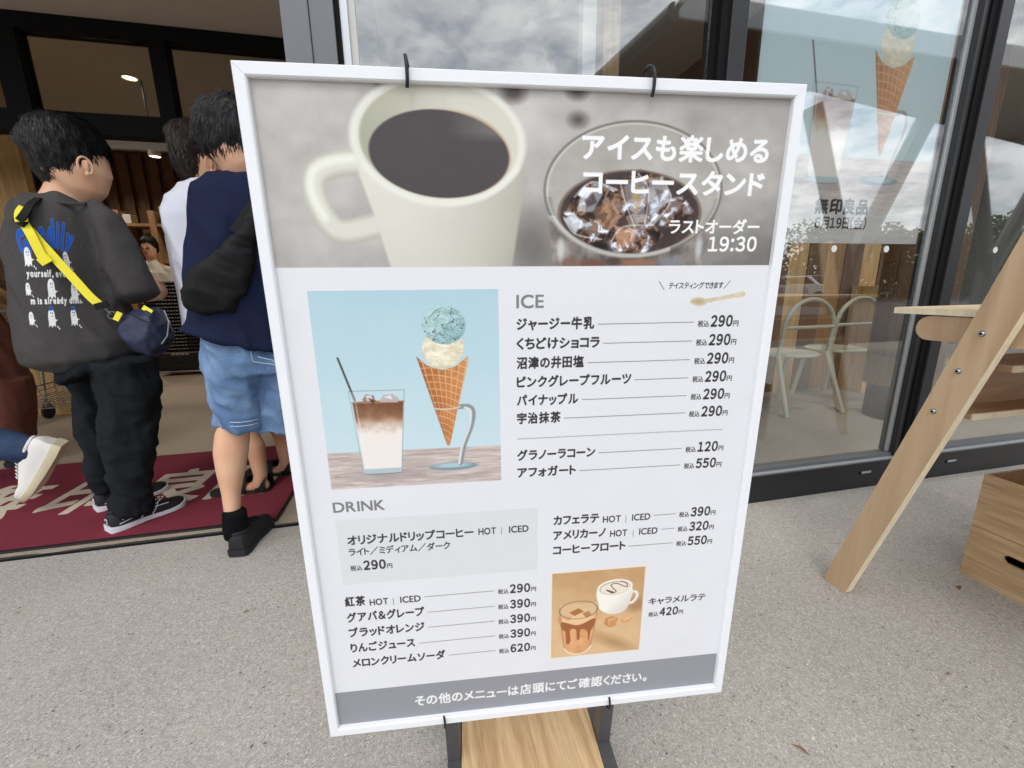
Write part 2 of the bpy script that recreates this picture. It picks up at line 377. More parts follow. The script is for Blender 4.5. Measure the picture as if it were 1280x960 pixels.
def draw_dessert(c, T, k, x0, y0, x1, y1):
    """blue-backed picture of an iced latte and a two-scoop cone; T maps picture mm to sheet mm, k is its scale"""
    hy = T(0, 420)[1]
    c.rect(x0, y0, x1, y1, lambda X, Y: mixc((176, 206, 217), (198, 219, 226), (Y - y0) / (hy - y0) + 0.25 * fbm(X, Y, 30 * k) - 0.1))
    def table(X, Y):
        n = fbm(X, Y * 9, 26 * k, 1); return mixc((168, 152, 148), (214, 202, 196), n * 1.5 - 0.25 + 0.15 * vnoise(X, Y * 30, 20 * k, 2))
    c.rect(x0, hy, x1, y1, table)
    for yy in (428, 437, 449, 460): c.stroke([(x0, T(0, yy)[1]), (x1, T(0, yy - 2)[1])], 0.8 * k, (150, 136, 134), soft=0.5 * k, al=0.6)
    c.ell(*T(112, 452), 40 * k, 6 * k, (140, 128, 128), soft=5 * k, al=0.5)
    P = lambda pts: [T(*p) for p in pts]
    # iced latte
    def latte(X, Y):
        yy = (Y - T(0, 355)[1]) / k; n = fbm(X, Y, 9 * k, 2)
        base = mixc((116, 76, 54), (168, 128, 100), yy / 34 + n * 0.7 - 0.35); base = base + (mixc((168, 128, 100), (236, 228, 222), (yy - 26 + 16 * n) / 22) - base) * np.clip((yy - 18) / 10, 0, 1)[..., None]
        return base
    c.poly(P([(76.6, 341), (142.8, 341), (132.6, 450), (85.3, 450)]), (196, 216, 222), soft=0.5 * k, al=0.75)
    c.poly(P([(80, 355.5), (141.0, 355.5), (132.4, 444), (86.5, 444)]), latte, soft=0.6 * k)
    c.ell(*T(110, 355.5), 30.5 * k, 1.6 * k, (172, 118, 82), soft=0.5 * k)
    for pts, cc in (([(92, 352), (97, 345), (106, 347), (108, 356), (94, 357)], (150, 130, 125)), ([(96, 347), (103, 346), (104, 353), (98, 354)], (210, 208, 208)), ([(112, 356), (117, 347), (128, 346), (136, 352), (134, 357)], (186, 176, 174)), ([(117, 350), (126, 347), (128, 353)], (222, 224, 226)), ([(99, 350), (108, 354), (104, 358)], (90, 66, 58))):
        c.poly(P(pts), cc, soft=0.6 * k)
    c.stroke(P([(76.6, 341), (142.8, 341.3)]), 0.7 * k, (130, 140, 145), soft=0.4 * k); c.stroke(P([(76.6, 341), (85.3, 450)]), 0.7 * k, (150, 165, 172), soft=0.4 * k); c.stroke(P([(142.8, 341), (132.6, 450)]), 0.8 * k, (140, 152, 160), soft=0.4 * k)
    c.poly(P([(86, 444), (132.7, 444), (132, 450.5), (86.4, 450.5)]), (176, 194, 202), soft=0.6 * k); c.stroke(P([(86.4, 450.5), (109, 452), (132, 450.5)]), 0.8 * k, (110, 122, 130), soft=0.4 * k)
    c.stroke(P([(84, 360), (90, 440)]), 1.4 * k, (236, 240, 240), soft=0.8 * k, al=0.5)
    c.stroke(P([(68.4, 300), (83, 352)]), 2.4 * k, (78, 78, 82), soft=0.5 * k); c.stroke(P([(80, 343), (84, 357)]), 2.4 * k, (150, 150, 152), soft=0.5 * k, al=0.8)
    # cone holder base and band
    c.ell(*T(199, 446), 31 * k, 5.5 * k, (128, 150, 160), soft=0.7 * k); c.ell(*T(197, 444.5), 22 * k, 3.2 * k, (176, 198, 204), soft=1.2 * k)
    c.stroke(smooth_curve(P([(206, 366), (221, 366), (226, 374), (223, 392), (213, 418), (208, 442)]), closed=False), 6.2 * k, (142, 146, 146), soft=0.6 * k)
    c.stroke(smooth_curve(P([(216, 367), (223, 372), (221, 392), (211, 418), (206, 442)]), closed=False), 2.6 * k, (224, 226, 226), soft=0.9 * k)
    # cone
    def waf(X, Y):
        xx, yy = (X - T(193.7, 0)[0]) / k, (Y - T(0, 416)[1]) / k
        n = fbm(X, Y, 8 * k, 1); b = mixc((158, 92, 52), (204, 140, 88), n * 0.8 + (xx + 24) / 60 - 0.15)
        ang = np.arctan2(xx, -yy + 12) * 26; rad = np.sqrt(xx * xx + yy * yy) / 9.0 + ang * 0.10
        g = np.maximum(np.abs(((ang) % 1.9) / 1.9 - 0.5) * 2, np.abs((rad % 1.0) - 0.5) * 2)
        return b + (np.array((236, 190, 140), np.float32) - b) * (np.clip((g - 0.80) / 0.12, 0, 1) * 0.75)[..., None]
    c.poly(P([(160.5, 301), (172, 312), (190, 318), (206, 314), (222.5, 301), (221, 312), (195.6, 415), (193.6, 418), (191.5, 414)]), waf, soft=0.5 * k)
    c.stroke(P([(160.5, 301), (192, 416)]), 0.8 * k, (130, 76, 44), soft=0.5 * k, al=0.7)
    c.stroke(smooth_curve(P([(170, 364), (182, 367.5), (200, 368), (210, 365.5)]), closed=False), 1.6 * k, (205, 208, 206), soft=0.5 * k)
    # scoops
    def cream(X, Y):
        n = fbm(X, Y * 1.6, 7 * k, 0); return mixc((204, 194, 160), (248, 243, 224), n * 1.3 + 0.05 - ((X - T(193, 0)[0]) ** 2 + (Y - T(0, 286)[1]) ** 2) / (30 * k) ** 2 * 0.35)
    c.ell(*T(192.5, 291), 25 * k, 22.5 * k, cream, soft=0.8 * k, clip=lambda X, Y: (Y < T(0, 318)[1] - np.abs(X - T(191, 0)[0]) * 0.5))
    c.ell(*T(191, 303), 19 * k, 13 * k, cream, soft=1.2 * k)
    c.stroke(P([(171, 291), (184, 288), (200, 292), (214, 287)]), 1.4 * k, (206, 194, 158), soft=1.2 * k, al=0.6)
    def mint(X, Y):
        n = fbm(X, Y * 1.8, 6 * k, 3); b = mixc((124, 164, 168), (186, 214, 212), n * 1.3 + 0.1 - ((X - T(190, 0)[0]) + (Y - T(0, 258)[1])) / (90 * k))
        sp = vnoise(X, Y, 1.6 * k, 1) > 0.80; b[sp] = b[sp] * 0.62
        return b
    c.ell(*T(195, 263.5), 25.5 * k, 23 * k, mint, soft=0.7 * k)
    for a in ([(178, 254), (186, 246), (193, 243)], [(183, 258), (190, 251)], [(200, 262), (207, 257)], [(192, 266), (200, 269)], [(186, 273), (193, 276)]):
        c.stroke(P(a), 1.0 * k, (92, 112, 124), soft=0.5 * k, al=0.75)

# ---- the menu sheet (whole frame 614 x 866 mm)
def make_menu():
    c = Canvas(614, 866, 2.5, (226, 227, 231))
    sl, X, Y = c.win(0, 0, 614, 866); c.a[sl][..., :3] *= (0.985 + 0.02 * fbm(X, Y, 60))[..., None]
    # header picture
    def hbg(X, Y):
        n = fbm(X, Y * 1.6, 70) * 0.75 + fbm(X, Y, 18, 2) * 0.25
        t = (n - 0.5) * 0.62 + 0.84 - np.clip((X - 290) / 300, 0, 1) * 0.26 - np.clip((Y - 110) / 90, 0, 1) * np.clip((X - 270) / 60, 0, 1) * 0.34 - np.clip((Y - 130) / 70, 0, 1) * 0.10
        return mixc((112, 109, 105), (204, 200, 196), t)
    HB = 196.5
    c.rect(8, 8, 606, HB, hbg)
    for x, y, r in ((350, 13, 10), (352, 41, 9), (280, 17, 12), (148, 8, 12)): c.ell(x, y, r, r * 0.7, (70, 62, 58), soft=5, al=0.8)
    c.ell(300, 172, 30, 34, (98, 95, 92), soft=20, al=0.7); c.ell(150, 190, 16, 30, (150, 146, 140), soft=12, al=0.5)
    mug = (221, 221, 205)
    mugc = lambda X, Y: mixc((223, 219, 209), (170, 166, 154), np.clip((X - 120) / 180, 0, 1) ** 2.4 * 0.9 + np.clip((Y - 100) / 110, 0, 1) * 0.22 + (fbm(X, Y, 40) - 0.5) * 0.1)
    # handle: a closed loop, thick and rounded
    hl = smooth_curve([(118, 88), (88, 91), (68, 101), (64, 122), (76, 150), (92, 159), (124, 153)], closed=False)
    c.stroke(hl, 25, (182, 181, 168), soft=2.6); c.stroke([(x - 0.6, y - 1.8) for x, y in hl], 19, (216, 215, 204), soft=3.4); c.stroke([(x - 3, y - 4) for x, y in hl[:40]], 8, (240, 240, 230), soft=3, al=0.8)
    c.poly([(108, 60), (112, 100), (124, 140), (140, 205), (276, 205), (290, 120), (293, 66)], mugc, soft=1.8)
    c.ell(199.5, 66, 93, 63, (218, 217, 205), rot=0.05, soft=2.0)
    c.ring(199.5, 66, 90, 60, 5, (232, 232, 223), rot=0.05, soft=2.2, al=0.8)
    c.ell(200, 66, 84.5, 56.5, lambda X, Y: mixc((170, 171, 152), (212, 210, 196), (X - 115) / 100 + (fbm(X, Y, 30) - 0.5) * 0.3), rot=0.05, soft=1.2)
    c.ell(200, 78, 76.5, 45, (190, 158, 126), rot=0.05, soft=1.4, al=0.85, clip=lambda X, Y: np.clip((X - 190) / 50, 0, 1))
    c.ell(199.5, 78.8, 75.5, 43.5, lambda X, Y: mixc((76, 71, 72), (134, 127, 123), np.clip((X - 205) / 60, 0, 1) * np.clip((66 - Y) / 10, 0, 1) * 0.75 + (fbm(X, Y, 30) - 0.5) * 0.10), rot=0.05, soft=0.9)
    c.stroke(smooth_curve([(118, 92), (140, 112), (175, 126), (215, 129), (255, 117), (284, 92)], closed=False), 4, (234, 234, 226), soft=2.4, al=0.85)
    # glass of iced coffee
    c.poly([(316, 114), (326, 198), (512, 198), (528, 114)], lambda X, Y: mixc((64, 56, 54), (168, 160, 152), fbm(X, Y, 16, 1) * 1.2 - 0.35 + np.abs(X - 421) / 160 * 0.8), soft=1.2, al=0.8)
    for x, y, w_, h_, cc in ((345, 192, 12, 5, (130, 100, 86)), (372, 194, 16, 4, (120, 78, 60)), (430, 193, 26, 5, (150, 108, 88)), (470, 192, 14, 5, (128, 130, 140)), (400, 191, 9, 5, (74, 60, 56)), (335, 178, 4, 12, (206, 206, 204)), (506, 176, 4, 14, (198, 198, 200))):
        c.ell(x, y, w_, h_, cc, soft=2, al=0.85)
    c.ell(421.5, 113, 106, 72.5, lambda X, Y: mixc((150, 146, 138), (190, 187, 180), fbm(X, Y, 30) + (Y - 60) / 160 - 0.1), soft=1, al=0.8)
    c.ell(418, 138, 86, 47, lambda X, Y: mixc((52, 44, 44), (84, 70, 66), fbm(X, Y, 12)), soft=1.4)
    cl = lambda X, Y: (((X - 418) / 85) ** 2 + ((Y - 138) / 46) ** 2 < 1).astype(float)
    def icy(seed, ca, cb_):
        def f(X, Y):
            wx = X + 16 * (fbm(X, Y, 15, seed % 4) - 0.5); wy = Y + 16 * (fbm(X + 40, Y + 9, 13, (seed + 1) % 4) - 0.5)
            n = fbm(wx * ca + wy * cb_, wy * ca - wx * cb_ * 0.4, 12.0, (seed + 2) % 4); n = np.clip((n - 0.46) * 1.9 + 0.42, 0, 1)
            ks = [0, .22, .40, .55, .66, .78, .9, 1.0]; cs = np.array([(30, 24, 26), (50, 38, 36), (92, 68, 54), (158, 124, 98), (110, 98, 96), (176, 186, 202), (226, 230, 238), (250, 250, 252)], float)
            return np.stack([np.interp(n, ks, cs[:, q]) for q in range(3)], -1)
        return f
    cubes = [([(348, 120), (368, 103), (400, 110), (410, 138), (392, 162), (352, 154), (338, 138)], icy(0, 1.0, 0.3)), ([(402, 106), (426, 90), (456, 97), (468, 122), (444, 150), (420, 156), (406, 130)], icy(1, 0.5, 1.0)), ([(396, 150), (424, 152), (446, 148), (460, 162), (438, 182), (400, 180), (388, 166)], icy(2, 1.0, -0.4)), ([(458, 122), (480, 118), (496, 134), (482, 156), (454, 150)], icy(3, 0.7, 0.7)), ([(352, 154), (388, 160), (392, 178), (364, 172)], icy(1, 1.2, 0.1))]
    for pts, f in cubes:
        c.poly(pts, f, soft=1.6)
    for pts, cc, al in (([(356, 121), (370, 108), (384, 116), (372, 136), (354, 136)], (222, 226, 234), .55), ([(362, 123), (372, 115), (377, 126), (365, 131)], (60, 48, 46), .7), ([(338, 144), (350, 136), (360, 150), (352, 160)], (224, 230, 238), .75), ([(408, 108), (424, 97), (434, 104), (436, 146), (426, 150), (414, 128)], (206, 212, 224), .45), ([(415, 112), (424, 104), (430, 122), (427, 138)], (178, 150, 104), .6),
                        ([(438, 100), (454, 100), (464, 122), (444, 142), (438, 122)], (200, 210, 226), .55), ([(400, 152), (424, 154), (428, 168), (404, 178)], (214, 158, 120), .55), ([(372, 132), (396, 124), (406, 140), (394, 154), (378, 150)], (196, 148, 112), .45), ([(446, 110), (456, 112), (452, 126)], (88, 76, 66), .6)):
        c.poly(pts, cc, soft=1.3, al=al)
    for a in ([(404, 106), (412, 128), (424, 152)], [(452, 98), (466, 122), (446, 150)], [(424, 94), (438, 112), (436, 148)], [(350, 120), (370, 104), (400, 112)], [(338, 142), (352, 160), (384, 166)], [(396, 168), (410, 152), (446, 150)]):
        c.stroke(smooth_curve(a, closed=False), 1.5, (238, 242, 248), soft=1.0, al=0.7)
    c.ring(418, 138, 86, 47, 1.8, (128, 108, 90), soft=1.0, al=0.7)
    c.ring(421.5, 113, 106, 72.5, 2.4, (116, 114, 106), soft=0.7, al=0.85); c.ring(421.5, 113, 103.5, 70, 1.6, (212, 210, 204), soft=0.8, al=0.75)
    c.ring(421.5, 115, 101, 68, 2.6, (120, 118, 110), soft=1.4, al=0.5, clip=lambda X, Y: (Y > 120).astype(float))
    c.ring(421.5, 113, 105, 72, 4.0, (230, 229, 225), soft=1.4, al=0.6, clip=lambda X, Y: ((Y > 140) & (X < 470)).astype(float))
    c.rect(0, HB, 614, 240, (226, 227, 231))
    W_ = (243, 243, 243)
    c.text('アイスも楽しめる', 357, 582, 78.2, 29, 0.038, W_); c.text('コーヒースタンド', 359, 581, 114.5, 29, 0.038, W_)
    c.text('ラストオーダー', 466, 582, 158.2, 18, 0.034, W_); c.text('19：30', 518, 581, 179.4, 22, 0.034, W_)
    # body
    ink = (52, 50, 52); gr = (126, 126, 128)
    draw_dessert(c, lambda x, y: (x, y), 1.0, 43.2, 222.2, 260.2, 469.4)
    c.text('ICE', 282, 315.5, 244.6, 22, 0.026, gr); c.text('DRINK', 42, 107, 502.2, 20.5, 0.026, gr)
    c.text('テイスティングできます', 471.5, 543, 223.6, 8.8, 0.018, ink, shear=0.12); c.stroke([(459, 215), (466, 224.8)], 0.6, ink); c.stroke([(552, 215), (544.5, 224.6)], 0.6, ink)
    sp = lambda X, Y: mixc((196, 182, 152), (226, 214, 190), fbm(X, Y * 3, 12) * 1.4 - 0.2)
    c.stroke(smooth_curve([(520, 239.6), (540, 236.6), (558, 233.6), (571, 231.4)], closed=False), 5.0, sp); c.stroke([(564, 232.6), (571, 231.4)], 6.6, sp); c.ell(513, 240.3, 11.5, 5.4, sp, rot=0.06); c.ell(513, 240.3, 8.0, 3.2, (184, 168, 138), rot=0.06, soft=1.4)
    def price(num, x, base, s=1.0):
        c.text('税込', x, x + 15 * s, base - 0.3, 8.6 * s, 0.022, ink); c.text(num, x + 17.2 * s, x + 46.5 * s, base, 18.2 * s, 0.038, ink, shear=0.03 if x > 450 else 0.0); c.text('円', x + 48 * s, x + 55 * s, base - 0.4, 8.2 * s, 0.020, ink)
    def row(t, x0, x1, base, num, px, l0, l1, em=15.2):
        c.text(t, x0, x1, base - 1.6, em * 1.04, 0.036, ink); price(num, px, base)
        if l1 > l0: c.stroke([(l0, base - 5.6), (l1, base - 5.8)], 0.8, (104, 102, 104), soft=0.3)
    for t, x1, b in (('ジャージー牛乳', 379, 271.6), ('くちどけショコラ', 387, 295.6), ('沼津の井田塩', 367.5, 319.9), ('ピンクグレープフルーツ', 431, 344.2), ('パイナップル', 361.5, 368.3), ('宇治抹茶', 339, 392.4), ('グラノーラコーン', 387.3, 443.5), ('アフォガート', 361.5, 468.0)):
        row(t, 282, x1, b, {'グラノーラコーン': '120', 'アフォガート': '550'}.get(t, '290'), 514.7, x1 + 5, 508.5)
    for x in np.arange(283, 566, 2.6): c.ell(x + 0.4, 412.6, 0.75, 0.6, (96, 94, 96), soft=0.3)
    c.rect(43, 514, 310, 612, (216, 218, 221))
    c.text('オリジナルドリップコーヒー', 55, 221.4, 550.4, 15.8, 0.034, ink); c.text('HOT', 228, 252, 549.6, 14.4, 0.024, ink); c.stroke([(259.6, 540), (259.6, 551)], 0.5, ink); c.text('ICED', 270, 297, 549.6, 14.4, 0.024, ink)
    c.text('ライト/ミディアム/ダーク', 55, 189, 567, 12.6, 0.024, ink); price('290', 55, 590.6)
    rows = (('紅茶', 69.4, 647.2, '290', 150, 1), ('グアバ&グレープ', 148.2, 673.2, '390', 153, 0), ('ブラッドオレンジ', 147, 698.8, '390', 152, 0), ('りんごジュース', 132, 724.8, '390', 138, 0), ('メロンクリームソーダ', 174, 751.2, '620', 179, 0))
    for t, x1, b, num, l0, hot in rows:
        row(t, 42.2, x1, b, num, 253, l0, 247.5, em=16)
        if hot: c.text('HOT', 75, 100, b + 1.0, 14.4, 0.024, ink); c.stroke([(107, b - 8), (107, b + 3)], 0.5, ink); c.text('ICED', 116.4, 144.4, b + 1.0, 14.4, 0.024, ink)
    for t, x1, b, num, l0, hh in (('カフェラテ', 396.8, 543.4, '390', 477, (402.5, 428.4, 436, 444.8, 471.6)), ('アメリカーノ', 407.4, 566.8, '320', 490, (414, 439, 448, 456.8, 484.2)), ('コーヒーフロート', 438, 590.6, '550', 443, None)):
        row(t, 332, x1, b, num, 514.7, l0, 509, em=15.6)
        if hh: c.text('HOT', hh[0], hh[1], b + 0.6, 14.4, 0.024, ink); c.stroke([(hh[2], b - 8), (hh[2], b + 3)], 0.5, ink); c.text('ICED', hh[3], hh[4], b + 0.6, 14.4, 0.024, ink)
    c.text('キャラメルラテ', 480, 570, 688.4, 13.6, 0.024, ink); price('420', 481.3, 710.6)
    # caramel latte picture
    x0, y0, x1, y1 = 331.8, 621.2, 470.1, 769.7
    c.rect(x0 - 0.9, y0 - 0.9, x1 + 0.9, y1 + 0.9, (240, 222, 196)); c.rect(x0, y0, x1, y1, lambda X, Y: mixc((188, 148, 104), (218, 184, 142), fbm(X, Y, 50) + (Y - y0) / 200 - 0.15 - np.clip((X - 440) / 60, 0, 1) * 0.3))
    clipb = lambda X, Y: ((X < x1) & (Y < y1)).astype(float)
    c.ell(430, 752, 34, 9, (168, 128, 88), rot=0.5, soft=7, al=0.7, clip=clipb); c.ell(460, 686, 14, 12, (150, 112, 78), soft=6, al=0.6, clip=clipb)
    c.stroke(smooth_curve([(447, 664), (459, 664), (461, 673), (455, 682), (446, 683)], closed=False), 4.6, (206, 200, 190), soft=0.7); c.stroke(smooth_curve([(447, 663), (458.5, 663.4), (460, 672), (454, 680.6), (446, 682)], closed=False), 2.8, (240, 236, 228), soft=0.7)
    c.poly(smooth_curve([(399.6, 655), (402, 680), (407, 692), (425, 700), (442, 696), (449, 684), (452.6, 656), (426, 650)]), lambda X, Y: mixc((242, 238, 230), (206, 200, 190), (X - 420) / 50 + (Y - 680) / 60), soft=0.7)
    c.ell(426, 653, 27, 14, (240, 237, 230), rot=-0.05, soft=0.5); c.ell(426, 653.6, 23.6, 11.4, (178, 168, 148), rot=-0.05, soft=0.6); c.ell(426.6, 654.2, 22.4, 10.2, (232, 224, 208), rot=-0.05, soft=0.7)
    c.stroke(smooth_curve([(417, 658), (421, 662), (428, 660), (423, 654), (420, 648), (428, 646), (440, 652), (445, 653), (442, 646), (434, 643)], closed=False), 1.3, (120, 72, 52), soft=0.4); c.stroke([(414, 657), (424, 661.5)], 2.4, (104, 62, 46), soft=0.5)
    for pts, cc in (([(414, 706), (424, 703), (433, 708), (431, 720), (420, 723), (412, 716)], (196, 138, 88)), ([(417, 708), (429, 706), (432, 716), (420, 720)], (222, 170, 118)), ([(420, 712), (430, 710), (432, 721), (422, 724)], (206, 146, 96)), ([(437, 711), (447, 705), (457, 710), (448, 718), (440, 717)], (212, 156, 106)), ([(438, 711), (447, 706), (455, 709), (446, 714)], (228, 180, 130))): c.poly(pts, cc, soft=0.6)
    c.poly(smooth_curve([(345, 694), (346, 720), (350, 748), (356, 762), (373, 767), (389, 761), (394, 748), (398, 720), (399, 694)]), lambda X, Y: mixc((230, 178, 128), (206, 146, 98), fbm(X, Y, 14) * 1.3 - 0.1), soft=0.8)
    c.poly([(344, 676), (400, 676), (397, 716), (347, 716)], (226, 196, 158), soft=1.2, al=0.55)
    c.ell(372, 704, 25, 9, (232, 194, 148), soft=0.7); c.poly(smooth_curve([(347, 706), (372, 714), (397, 704), (396, 718), (392, 726), (389, 744), (386, 726), (376, 722), (375, 738), (371, 740), (369, 722), (360, 722), (361, 742), (355, 746), (353, 724), (348, 720)]), (160, 98, 62), soft=0.6)
    c.poly([(358, 690), (372, 684), (380, 690), (366, 697)], (170, 112, 74), soft=0.6); c.poly([(378, 694), (388, 690), (392, 698), (384, 702)], (178, 128, 92), soft=0.6); c.poly([(352, 698), (362, 696), (360, 704), (352, 703)], (214, 168, 128), soft=0.5)
    c.ring(372, 687, 28.5, 15.5, 0.9, (112, 92, 74), soft=0.4, al=0.85); c.stroke([(343.5, 688), (347, 722), (352, 754)], 0.8, (150, 126, 104), soft=0.4); c.stroke([(400.5, 688), (397, 722), (392, 754)], 0.8, (150, 126, 104), soft=0.4)
    c.stroke(smooth_curve([(352, 755), (360, 764), (373, 767), (386, 763), (393, 754)], closed=False), 2.0, (232, 222, 208), soft=0.6)
    # footer
    c.rect(0, 793.5, 614, 866, (146, 148, 154)); c.text('その他のメニューは店頭にてご確認ください。', 125, 487, 831.6, 20.5, 0.032, (236, 236, 236))
    sl, X, Y = c.win(0, 0, 614, 866); c.a[sl][..., :3] *= (1.0 + (rng.random(X.shape) - 0.5) * 0.03).astype(np.float32)[..., None]
    return image_from('menu_print', np.clip(c.a, 0, 1))
IMG_MENU = make_menu()

def make_window_poster():       # sheet 940 x 1150 mm whose top left corner is x = 1.322, z = 2.325
    c = Canvas(940, 1150, 0.9, (176, 196, 200))
    k = 3.32; T = lambda x, y: (1969 - 1322 + (x - 193.7) * k, 2325 - 1532 + (y - 416.2) * k)
    draw_dessert(c, T, k, 0, 0, 940, 1150)
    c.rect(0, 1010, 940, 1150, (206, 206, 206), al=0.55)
    sl, X, Y = c.win(0, 0, 940, 1150); c.a[sl][..., :3] = c.a[sl][..., :3] * 0.74 + np.array((206, 210, 212)) / 255 * 0.26  # pale grey mixed over the print imitates haze on the glass
    c.text('無印良品', 348, 630, 1024, 66, 0.042, (34, 30, 30)); c.text('6月19日(金)', 357, 634, 1086, 54, 0.030, (44, 40, 40))
    return image_from('window_poster_print', np.clip(c.a, 0, 1))
IMG_POSTER = make_window_poster()

def make_mat():                 # mat 1780 x 1010 mm, x from -2.45, y from 1.87 (bottom) to 2.88 (top)
    c = Canvas(1780, 1010, 0.55, (92, 22, 36)); c.a[..., 3] = 0
    for ch, a, b in (('無', -2.265, -1.915), ('印', -1.83, -1.55), ('良', -1.455, -1.125), ('品', -1.09, -0.80)):
        c.text(ch, (a + 2.45) * 1000, (b + 2.45) * 1000, (2.88 - 2.17) * 1000 - 30, 450, 0.034, (200, 190, 172), alpha=True)
    return image_from('mat_print', np.clip(c.a, 0, 1))
IMG_MAT = make_mat()

def make_shirt():               # 300 x 330 mm print across a T-shirt's back; alpha 0 where cloth shows
    c = Canvas(300, 330, 1.7, (232, 232, 232)); c.a[..., 3] = 0
    blue = (38, 92, 190); wh = (232, 232, 232)
    c.text('Goodily', 12, 288, 96, 96, 0.065, blue, arc=230, alpha=True)
    c.text('yourself, everyo', 40, 250, 178, 26, 0.05, wh, alpha=True); c.text('m is already dim.', 46, 262, 250, 25, 0.05, wh, alpha=True)
    def ghost(cx, cy, s, lean=0.0, hat=False):
        pts = smooth_curve([(cx - 13 * s, cy + 12 * s), (cx - 14 * s, cy - 6 * s), (cx - 9 * s + lean, cy - 22 * s), (cx + 3 * s + lean, cy - 26 * s), (cx + 12 * s + lean, cy - 16 * s), (cx + 15 * s, cy + 2 * s), (cx + 25 * s, cy + 4 * s), (cx + 15 * s, cy + 9 * s), (cx + 14 * s, cy + 22 * s), (cx + 7 * s, cy + 17 * s), (cx, cy + 23 * s), (cx - 7 * s, cy + 17 * s), (cx - 14 * s, cy + 22 * s)], n=5)
        c.poly(pts, wh, soft=0.5, alpha=True)
        for dx in (-2, 5): c.ell(cx + dx * s + lean, cy - 14 * s, 1.5 * s, 2.4 * s, (40, 40, 40))
        c.stroke([(cx - 3 * s + lean, cy - 7 * s), (cx + 2 * s + lean, cy - 5 * s), (cx + 7 * s + lean, cy - 8 * s)], 0.9, (60, 60, 60))
        if hat:
            c.poly([(cx - 10 * s + lean, cy - 20 * s), (cx - 6 * s + lean, cy - 30 * s), (cx + 6 * s + lean, cy - 31 * s), (cx + 11 * s + lean, cy - 21 * s)], blue, soft=0.5, alpha=True)
        for k in range(2): c.poly(smooth_curve([(cx + (20 + 6 * k) * s, cy + (20 + 5 * k) * s), (cx + (24 + 6 * k) * s, cy + (20 + 5 * k) * s), (cx + (24 + 6 * k) * s, cy + (24 + 5 * k) * s), (cx + (20 + 6 * k) * s, cy + (24 + 5 * k) * s)], n=3), wh, soft=0.5, alpha=True)
    for cx, cy, s, l, h in ((52, 128, 1.05, -2, 0), (215, 134, 0.9, -4, 0), (40, 212, 0.7, 0, 0), (138, 212, 1.1, 0, 0), (238, 220, 1.05, 0, 0), (42, 290, 0.75, 0, 0), (128, 290, 1.05, 0, 1), (226, 290, 1.0, -2, 1)): ghost(cx, cy, s, l, h)
    return image_from('shirt_print', np.clip(c.a, 0, 1))
IMG_SHIRT = make_shirt()

